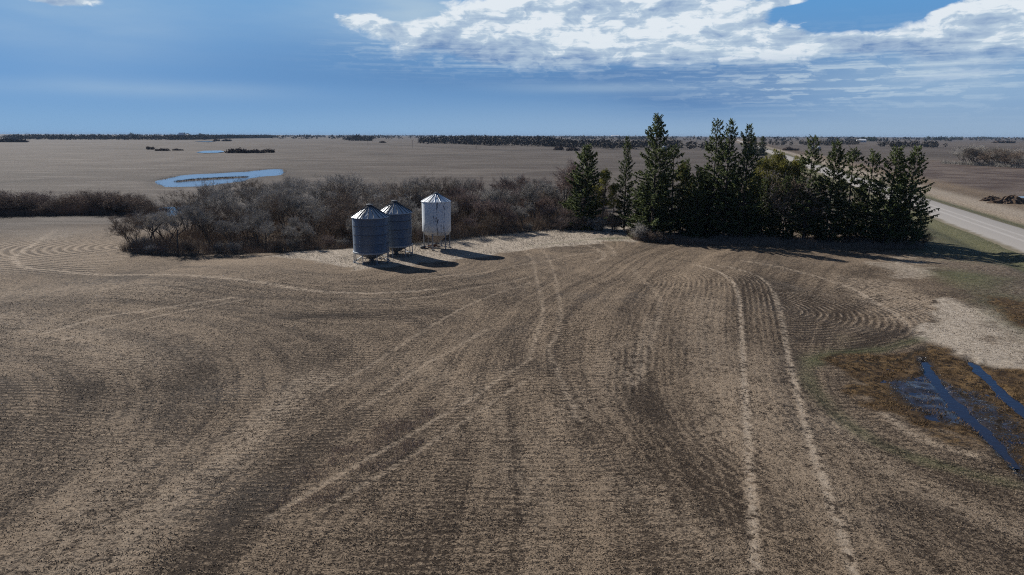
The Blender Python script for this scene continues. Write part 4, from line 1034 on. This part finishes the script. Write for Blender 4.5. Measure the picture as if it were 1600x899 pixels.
n = 26000; u = rng.uniform(0, 39, n); bx = np.interp(u, np.arange(40), hx[:, 0]) + rng.normal(0, .5, n); by = np.interp(u, np.arange(40), hx[:, 1]) + rng.uniform(-1.8, 10, n)
tag(brush('hedge_undergrowth', np.stack([bx, by], -1), 0.6 + 2.4 * np.clip(vnoise(bx, by, 5, 33) + .45, 0, 1), M['hedgetwig'], 15, 0.022, 0.35), 'brown brush at the foot of the western willow hedge', 'undergrowth', kind='stuff')
hx = np.array([at(px, 257.8 + (px - 1500) * 0.055) for px in np.linspace(1514, 1640, 30)])
n = 16000; u = rng.uniform(0, 29, n); bx = np.interp(u, np.arange(30), hx[:, 0]); by = np.interp(u, np.arange(30), hx[:, 1]) + rng.uniform(2, 26, n)
tag(brush('grove_undergrowth', np.stack([bx, by], -1), 1.0 + 3.2 * np.clip(vnoise(bx, by, 9, 34) + .5, 0, 1), M['twig'], 16, 0.05, 0.3), 'brown brush under the trees of the eastern grove', 'undergrowth', kind='stuff')
# under the spruces
a = pl([(990, 376), (1100, 384), (1250, 388), (1445, 389)]); n = 26000; u = rng.uniform(0, 3, n)
sx = np.interp(u, [0, 1, 2, 3], a[:, 0]); sy = np.interp(u, [0, 1, 2, 3], a[:, 1]) + rng.uniform(-0.3, 9, n)
tag(brush('undergrowth', np.stack([sx, sy], -1), 0.4 + 1.1 * np.clip(vnoise(sx, sy, 3, 8) + .5, 0, 1), M['browntwig'], 6, 0.016), 'low brown brush along the foot of the spruce belt', 'undergrowth', kind='stuff')
M['straw'] = plain('dead_grass', (0.30, 0.255, 0.195), (0.50, 0.44, 0.36), 0.9, 0.8)
M['weed'] = plain('dry_weed', (0.20, 0.15, 0.115), (0.44, 0.35, 0.28), 0.9, 2.5)
M['reed'] = plain('pond_reeds', (0.13, 0.10, 0.08), (0.24, 0.19, 0.15), 0.9, 0.3)
# dead grass along the margin
i = np.nonzero((pale > 0.5) & (Y > 70) & (Y < 112) & (X < 22) & (np.hypot(X, Y) < 125))[0]
n = 16000; j = rng.choice(i, n); gxx = X[j] + rng.uniform(-.2, .2, n); gyy = Y[j] + rng.uniform(-.2, .2, n)
tag(brush('dry_grass', np.stack([gxx, gyy], -1), 0.15 + 0.35 * np.clip(vnoise(gxx, gyy, 2, 8) + .5, 0, 1), M['straw'], 7, 0.025, 1.3), 'pale dead grass on the margin between thicket and tilled field', 'grass', kind='stuff')
lo, hi = REED.min(0), REED.max(0); rx = rng.uniform(lo[0], hi[0], 5000); ry = rng.uniform(lo[1], hi[1], 5000); k = sdf(rx, ry, REED) < 0.5
tag(brush('reeds', np.stack([rx[k], ry[k]], -1), np.full(k.sum(), 0.5), M['reed'], 8, 0.04, 0.15), 'brown reeds on the islet inside the long pond', 'reeds', kind='stuff')
lo, hi = POND1.min(0), POND1.max(0); rx = rng.uniform(lo[0], hi[0], 9000); ry = rng.uniform(lo[1], hi[1], 9000); d__ = sdf(rx, ry, POND1); k = (d__ < 1.5) & (vnoise(rx, ry, 6, 77) + 0.25 * (d__ > -3) > 0.12)
tag(brush('reeds', np.stack([rx[k], ry[k]], -1), np.full(k.sum(), 0.42), M['reed'], 18, 0.035, 0.3), 'sparse reed tips breaking the surface of the long pond', 'reeds', kind='stuff')
# weeds where the tracks cross in the foreground
wp = pl([(415, 800), (480, 745), (560, 690), (620, 665), (680, 640), (640, 720), (560, 770), (480, 810)])
lo, hi = wp.min(0), wp.max(0); wx_ = rng.uniform(lo[0], hi[0], 40000); wy_ = rng.uniform(lo[1], hi[1], 40000)
trkd = np.minimum(seg_dist(wx_, wy_, smooth_line(pl(TRK[5][0]))), seg_dist(wx_, wy_, smooth_line(pl(TRK[6][0]))))
k = (sdf(wx_, wy_, wp) + 2.2 * vnoise(wx_, wy_, 1.2, 12) < 0.2) & (rng.uniform(-.5, .5, len(wx_)) + vnoise(wx_, wy_, 0.8, 13) > 0.05) & (trkd > 0.22)
tag(brush('weeds', np.stack([wx_[k], wy_[k]], -1), 0.10 + 0.24 * np.clip(vnoise(wx_[k], wy_[k], 0.7, 3) + .5, 0, 1), M['weed'], 10, 0.008, 0.45), 'dry brown weeds between the crossing wheel tracks', 'weeds', kind='stuff')
# stubble standing on the tilled ground, thickest near by
n = 620000; rr_ = 17 * (78 / 17) ** rng.uniform(0, 1, n); th_ = rng.uniform(-0.76, 0.76, n); qx = rr_ * np.sin(th_) * 1.05; qy = rr_ * np.cos(th_)
ph_ = qy - 0.14 * qx + 2.2 * np.sin(qx * 0.055 + 0.5) + 1.2 * np.sin(qx * 0.03 + qy * 0.045)
keep = rng.uniform(0, 1, n) < 0.45 + 0.4 * np.sin(ph_ * 2 * np.pi / 0.46) * (qx < np.interp(qy, bl[::-1, 1], bl[::-1, 0])) + 0.9 * vnoise(qx, qy, 1.1, 91) + 0.5 * vnoise(qx, qy, 0.31, 92)
keep &= (sdf(qx, qy, SLOUGH) > 0.3)
for pts, w, a in TRK: keep &= (seg_dist(qx, qy, smooth_line(pl(pts), 3)) > w * 1.1) | (rng.uniform(0, 1, n) < 0.25)
qx, qy = qx[keep], qy[keep]; n = len(qx)
z = hgt0(qx, qy) + basin(qx, qy) + 0.06 * vnoise(qx, qy, 1.9, 1) + 0.03 * vnoise(qx, qy, 0.83, 2) - 0.015
B = np.stack([qx, qy, z], -1); a_ = rng.normal(0.0, 0.8, n); s_v = np.stack([np.cos(a_), np.sin(a_), np.zeros(n)], -1)
ww = rng.uniform(0.018, 0.052, (n, 1)) * (0.75 + 0.25 * np.clip(np.hypot(qx, qy) / 35, 0, 2))[:, None]; d_ = rng.normal(0, 0.5, (n, 3)); d_[:, 2] = 1
L_ = rng.uniform(0.02, 0.058, (n, 1)) * (0.75 + 0.25 * np.clip(np.hypot(qx, qy) / 35, 0, 2))[:, None]
V = np.stack([B - s_v * ww, B + s_v * ww, B + d_ * L_], 1).reshape(-1, 3)
M['stub'] = plain('straw_stubble', (0.10, 0.074, 0.050), (0.25, 0.195, 0.14), 0.9, 4.0)
tag(link('stubble', mesh_np('stubble', V, np.arange(n * 3).reshape(-1, 3), M['stub'])), 'cut straw stubble and clods covering the tilled field', 'stubble', kind='stuff')
# slough tussocks
k0 = np.nonzero((rust > 0.6) & (X > 8) & (X < 50) & (Y < 60) & (GZ > WATER_Z - 0.16))[0]; n = 36000; j = rng.choice(k0, n)
tx = X[j] + rng.uniform(-.16, .16, n); ty = Y[j] + rng.uniform(-.16, .16, n); k = vnoise(tx, ty, 0.5, 23) > 0.02
M['sedge'] = plain('rust_sedge', (0.075, 0.045, 0.020), (0.18, 0.115, 0.055), 0.9, 0.7)
tag(brush('sedge', np.stack([tx[k], ty[k]], -1), np.full(k.sum(), 0.16), M['sedge'], 12, 0.014, 0.7), 'rust brown sedge growing in the wet slough', 'sedge', kind='stuff')

# ------------------------------------------------------------------ far country
M['farwood'] = plain('far_bare_wood', (0.050, 0.045, 0.040), (0.088, 0.077, 0.066), 0.95, 0.02)
M['farever'] = plain('far_evergreen', (0.025, 0.038, 0.022), (0.05, 0.062, 0.032), 0.95, 0.05)
def wood(name, items, mat, label, cat='woodland', seed=1, leaf=1.2, per=46):
    """items: (x, y, height, radius) tree spots -> one mass of leaf clumps"""
    rng = np.random.default_rng(seed); A = np.asarray(items, float); n = len(A)
    a = np.repeat(A, per, axis=0); N = len(a)
    v = rng.normal(size=(N, 3)); v /= np.linalg.norm(v, axis=1)[:, None]; r = rng.uniform(0, 1, (N, 1)) ** 0.45
    c = np.stack([a[:, 0], a[:, 1], a[:, 2] * 0.54 + 0.0], -1) + v * r * np.stack([a[:, 3], a[:, 3], a[:, 2] * 0.47], -1)
    V, q = blades(rng, c, rng.normal(size=(N, 3)), a[:, 3] * leaf * rng.uniform(.3, .8, N), a[:, 3] * 0.20 * leaf)
    return tag(link(name, mesh_np(name, V, q, mat)), label, cat, kind='stuff')
def belt(pts, depth, h, gap, seed, jit=0.3):
    rng = np.random.default_rng(seed); P = pl(pts); L = np.concatenate([[0], np.cumsum(np.linalg.norm(np.diff(P, axis=0), axis=1))]); out = []
    n = int(L[-1] * max(depth, gap) / gap ** 2)
    s = rng.uniform(0, L[-1], n); o = rng.uniform(0, depth, n)
    for si, oi in zip(s, o):
        x = np.interp(si, L, P[:, 0]); y = np.interp(si, L, P[:, 1]) + oi; hh_ = h * rng.uniform(0.65, 1.15)
        out.append((x, y, hh_, hh_ * 0.42))
    return out
wood('woodland', belt([(645, 225), (700, 225.5), (770, 228.5), (855, 230), (862, 229)], 500, 11, 15, 1) + belt([(862, 229), (900, 233), (1000, 235), (1120, 235)], 260, 9, 13, 2), M['farwood'], 'grey bare woodland stretching behind the stubble to the horizon', seed=1, per=30)
wood('woodland', belt([(-60, 218), (60, 218.5), (200, 219), (262, 219), (300, 217.5), (350, 217), (400, 216)], 260, 11, 15, 3), M['farwood'], 'grey tree belt along the western horizon', seed=2, per=34)
wood('woodland', belt([(535, 220), (576, 220.5)], 60, 10, 9, 4), M['farwood'], 'compact grey grove in mid field near the horizon', seed=3)
wood('woodland', belt([(1218, 227.5), (1300, 228), (1345, 226)], 60, 8, 13, 5) + belt([(1395, 230), (1440, 231), (1482, 231)], 45, 8, 9, 6), M['farwood'], 'grey grove line on the eastern plain behind the spruces', seed=4)
wood('woodland', belt([(1455, 219.5), (1508, 219.8)], 60, 14, 14, 7) + belt([(1528, 218), (1565, 218)], 60, 13, 16, 8) + belt([(1350, 221), (1370, 221.5)], 40, 12, 12, 9), M['farever'], 'dark evergreen blocks on the eastern horizon', seed=5)
far_it = []
rf_ = random.Random(12)
for i in range(64):
    d = rf_.choice([2200, 2600, 3200, 4000, 5000, 6500, 8000]) * rf_.uniform(.9, 1.1); a = math.radians(rf_.uniform(-43, 43)); L = rf_.uniform(150, 800) * d / 4000; ta = rf_.uniform(-.25, .25)
    for k in range(int(L / 20)):
        s = rf_.uniform(-L / 2, L / 2); far_it.append((d * math.sin(a) + s * math.cos(ta), d * math.cos(a) + s * math.sin(ta) + rf_.uniform(0, 60), rf_.uniform(6, 12), rf_.uniform(5, 9)))
wood('woodland', far_it, M['farwood'], 'scattered tree lines fading into haze on the horizon', seed=6, per=12, leaf=1.6)
# small far groups that can be told apart
def clump(px, b, w, h, label, mat, name='shrub_clump', cat='shrubs', seed=0, nn=8):
    x, y = at(px, b); d = math.hypot(x, y); ww = w * d / F; rng = np.random.default_rng(seed); it = []
    for i in range(nn):
        q = -.5 + (i + .5) / nn; it.append((q * ww, rng.uniform(-3, 3), h * rng.uniform(.6, 1.1) * (1 - 0.8 * abs(q)), max(1.2, h * .4, ww / nn * 1.4)))
    rg = np.random.default_rng(seed + 5); A = np.array(it); a = np.repeat(A, 90, axis=0); N = len(a)
    v = rg.normal(size=(N, 3)); v /= np.linalg.norm(v, axis=1)[:, None]
    c = np.stack([a[:, 0], a[:, 1], a[:, 2] * 0.5], -1) + v * rg.uniform(0.2, 1, (N, 1)) ** 0.5 * np.stack([a[:, 3], a[:, 3], a[:, 2] * 0.5], -1)
    V, q = blades(rg, c, rg.normal(size=(N, 3)), a[:, 3] * 0.6, a[:, 3] * 0.14)
    o = link(name, mesh_np(name, V, q, mat), None, (x, y, hgt(x, y))); tag(o, label, cat, 'shrub clumps scattered in the far fields'); return o
M['farbush'] = plain('far_brush', (0.06, 0.042, 0.034), (0.11, 0.08, 0.065), 0.95, 0.1)
cl = [(235, 234, 11, 4.0, 'round dark bush alone in the western stubble field'), (253, 236, 18, 2.0, 'low bush strip right of the round dark bush'), (277, 235.5, 12, 1.8, 'lowest bush mound left of the small far pond'),
      (372, 239.5, 26, 4.2, 'dark brush at the right end of the small far pond'), (396, 239.5, 28, 3.0, 'low middle brush in the strip right of the far pond'), (420, 238.8, 18, 3.6, 'dark brush mound ending the strip right of the far pond'),
      (338, 221, 8, 6.0, 'small dark grove below the western tree belt'), (354, 221, 12, 5.0, 'thin line of brush right of the small dark grove'), (392, 216.5, 8, 6.0, 'distant dot of trees right of the white farmhouse'),
      (598, 223.5, 9, 3.8, 'tiny brush clump in open stubble right of the grove'), (873, 235, 13, 5.0, 'rounded bush left of the broad dense spruce in the far field'), (895, 236, 18, 4.0, 'longer bush beside the rounded one in the far field'),
      (1235, 235.5, 18, 4.0, 'brush clump left of the slim tall spruce tip'), (1335, 242, 16, 4.2, 'brush clump between the two ragged spruces in the far field'), (1275, 236, 10, 3.5, 'little bush by the far silver bins'),
      (1568, 224, 24, 5.0, 'faint brush patch on the far eastern plain'), (18, 222.5, 34, 5.0, 'brush line in the far west corner of the field')]
for k, (px, b, w, h, lab) in enumerate(cl): clump(px, b, w, h, lab, M['farbush'], seed=50 + k)
for k, (px, b, h, lab) in enumerate([(1168, 243, 14, 'leftmost far spruce beside the road behind the belt'), (1178, 243, 15, 'middle far spruce beside the road behind the belt'), (1190, 243, 15, 'far spruce nearest the road, square-topped dark mass')]):
    x, y = at(px, b); put_tree('spruce_tree', SPR, SPH, 5, x, y, h, k * 1.3, lab, 'spruce tree', 'far spruces by the road bend', 1.2)
# farm buildings
M['wall'] = plain('white_siding', (0.60, 0.60, 0.59), (0.75, 0.75, 0.74), 0.7)
M['shing'] = plain('metal_sheet_roof', (0.60, 0.62, 0.64), (0.72, 0.73, 0.75), 0.5)
M['glass'] = plain('dark_glass', (0.02, 0.025, 0.03), (0.04, 0.05, 0.06), 0.15)
def barn(px, b, w, d_, hw, hr, label, name='farm_building', rz=0.0):
    x, y = at(px, b); t = empty(name, (x, y, hgt(x, y)), rz); tag(t, label, 'farm building')
    mb = MB(); mb.box((0, 0, hw / 2), (w, d_, hw)); mb.add([(-w / 2, -d_ / 2, hw), (-w / 2, d_ / 2, hw), (-w / 2, 0, hw + hr)], t=[(0, 1, 2)]); mb.add([(w / 2, -d_ / 2, hw), (w / 2, d_ / 2, hw), (w / 2, 0, hw + hr)], t=[(0, 2, 1)]); mb.build('wall', M['wall'], t)
    mb = MB(); e = 0.5
    for sg in (-1, 1): mb.add([(-w / 2 - e, sg * (d_ / 2 + e), hw - e * hr / (d_ / 2) + .05), (w / 2 + e, sg * (d_ / 2 + e), hw - e * hr / (d_ / 2) + .05), (w / 2 + e, 0, hw + hr + .05), (-w / 2 - e, 0, hw + hr + .05)], [(0, 1, 2, 3)])
    mb.build('roof', M['shing'], t)
    for k in (-.3, .0, .3):
        mb = MB(); mb.box((k * w, -d_ / 2 - 0.02, hw * .5), (w * .1, 0.06, hw * .45)); mb.build('window', M['glass'], t)
barn(284, 216.0, 17, 12, 13, 6, 'bright white farm building among dark trees on the western horizon')
barn(293, 216.2, 9, 9, 10, 3, 'small white shed right of the bright white farm building')
barn(961, 214.2, 70, 30, 9, 6, 'long pale shed on the horizon left of the tallest spruce', rz=0.3)
barn(1345, 222.5, 22, 12, 5, 3, 'small pale shed on the eastern plain above the ragged spruces')
for k, (px, b, h, lab) in enumerate([(287, 213, 26, 'dark tree rising right behind the white farm building'), (294, 213, 20, 'second dark tree behind the white farm building'), (314, 213, 24, 'round dark tree standing alone right of the farm'), (323, 213, 16, 'small dark tree right of the round lone one'), (205, 214, 20, 'single dark tree poking above the western tree belt')]):
    clump(px, b, 7, h, lab, M['farever'], 'evergreen_tree', 'tree', 90 + k, 7)
def far_bin(px, b, r, h, label):
    x, y = at(px, b); t = empty('grain_bin', (x, y, hgt(x, y))); tag(t, label, 'grain bin', 'far silver bins')
    mb = MB(); mb.lathe([(r, 0), (r, h)], 32); mb.build('bin_wall', M['cone'], t, True)
    mb = MB(); mb.lathe([(r + .1, h), (r * .15, h + r * .55), (0, h + r * .57)], 32); mb.build('roof', M['roof'], t)
far_bin(1037, 237, 2.7, 4.2, 'silver bin glimpsed right of the tallest spruce in the far field')
far_bin(1269, 235, 2.2, 3.6, 'silver bin glimpsed between the slim and the bushy spruce, left one')
far_bin(1279, 235, 2.0, 3.2, 'silver bin glimpsed between the slim and the bushy spruce, right one')
M['wood'] = plain('pole_wood', (0.07, 0.055, 0.045), (0.12, 0.10, 0.08), 0.9)
for px, b, lab in [(645, 232, 'utility pole left of the long dark ditch line'), (744, 234.5, 'utility pole at the middle of the far stubble field'), (575, 229, 'utility pole right of the compact grove')]:
    x, y = at(px, b); t = empty('utility_pole', (x, y, hgt(x, y))); tag(t, lab, 'utility pole', 'utility poles across the far field')
    mb = MB(); mb.tube([(0, 0, 0), (0, 0, 9)], [0.18, 0.12], 6, True); mb.build('pole', M['wood'], t)
    mb = MB(); mb.box((0, 0, 8.5), (2.4, 0.12, 0.14)); mb.build('crossarm', M['wood'], t)
# spoil heap by the east ditch
def heap(px, b, w, h, label, seed):
    x, y = at(px, b); rng = np.random.default_rng(seed); k = 40; ring = []
    V = [(0, 0, h * 1.0)]; n = 9
    for i in range(1, n):
        f = i / (n - 1)
        for j in range(k):
            a = j * 6.2832 / k; r = w * f * (1 + 0.18 * math.sin(3 * a + seed) + 0.1 * rng.normal()); z = h * (1 - f ** 1.6) + rng.normal(0, .13) * (1 - f) - 0.1 * f
            V.append((r * math.cos(a), r * .5 * math.sin(a), z))
    q = [(1 + (i * k) + j, 1 + i * k + (j + 1) % k, 1 + (i + 1) * k + (j + 1) % k, 1 + (i + 1) * k + j) for i in range(n - 2) for j in range(k)]
    tt = [(0, 1 + (j + 1) % k, 1 + j) for j in range(k)]
    b_ = MB(); b_.add(V, q, tt); o = b_.build('spoil_heap', M['heap'], None, False, (x, y, hgt(x, y))); tag(o, label, 'soil heap', 'heaps of dug soil and brush beyond the road')
M['heap'] = plain('dug_soil', (0.045, 0.030, 0.022), (0.16, 0.11, 0.075), 0.95, 1.5)
heap(1549, 314, 3.4, 1.1, 'flat brown soil heap left of the larger brush heap beyond the road', 3)
heap(1581, 318, 4.6, 1.9, 'larger dark heap of soil and brush at the right edge', 5)

# ------------------------------------------------------------------ air
def haze():
    mb = MB(); mb.box((0, 0, 11.5), (2 * FAR + 200, 2 * FAR + 200, 27.0))
    ma = bpy.data.materials.new('haze_air'); ma.use_nodes = True; nt = ma.node_tree; nt.nodes.remove(nt.nodes['Principled BSDF'])
    pv = nt.nodes.new('ShaderNodeVolumePrincipled'); pv.inputs['Density'].default_value = 5e-5; pv.inputs['Color'].default_value = (0.33, 0.46, 0.66, 1); pv.inputs['Anisotropy'].default_value = 0.0
    nt.links.new(pv.outputs[0], nt.nodes['Material Output'].inputs['Volume'])
    tag(mb.build('haze', ma), kind='stuff')
haze()
S.cycles.use_denoising = False; S.cycles.pixel_filter_type = 'BLACKMAN_HARRIS'; S.cycles.filter_width = 1.1
S.cycles.sample_clamp_indirect = 3.0; S.cycles.sample_clamp_direct = 6.0
S.cycles.volume_bounces = 0
S.cycles.max_bounces = 6; S.cycles.diffuse_bounces = 2; S.cycles.glossy_bounces = 3; S.cycles.transparent_max_bounces = 4
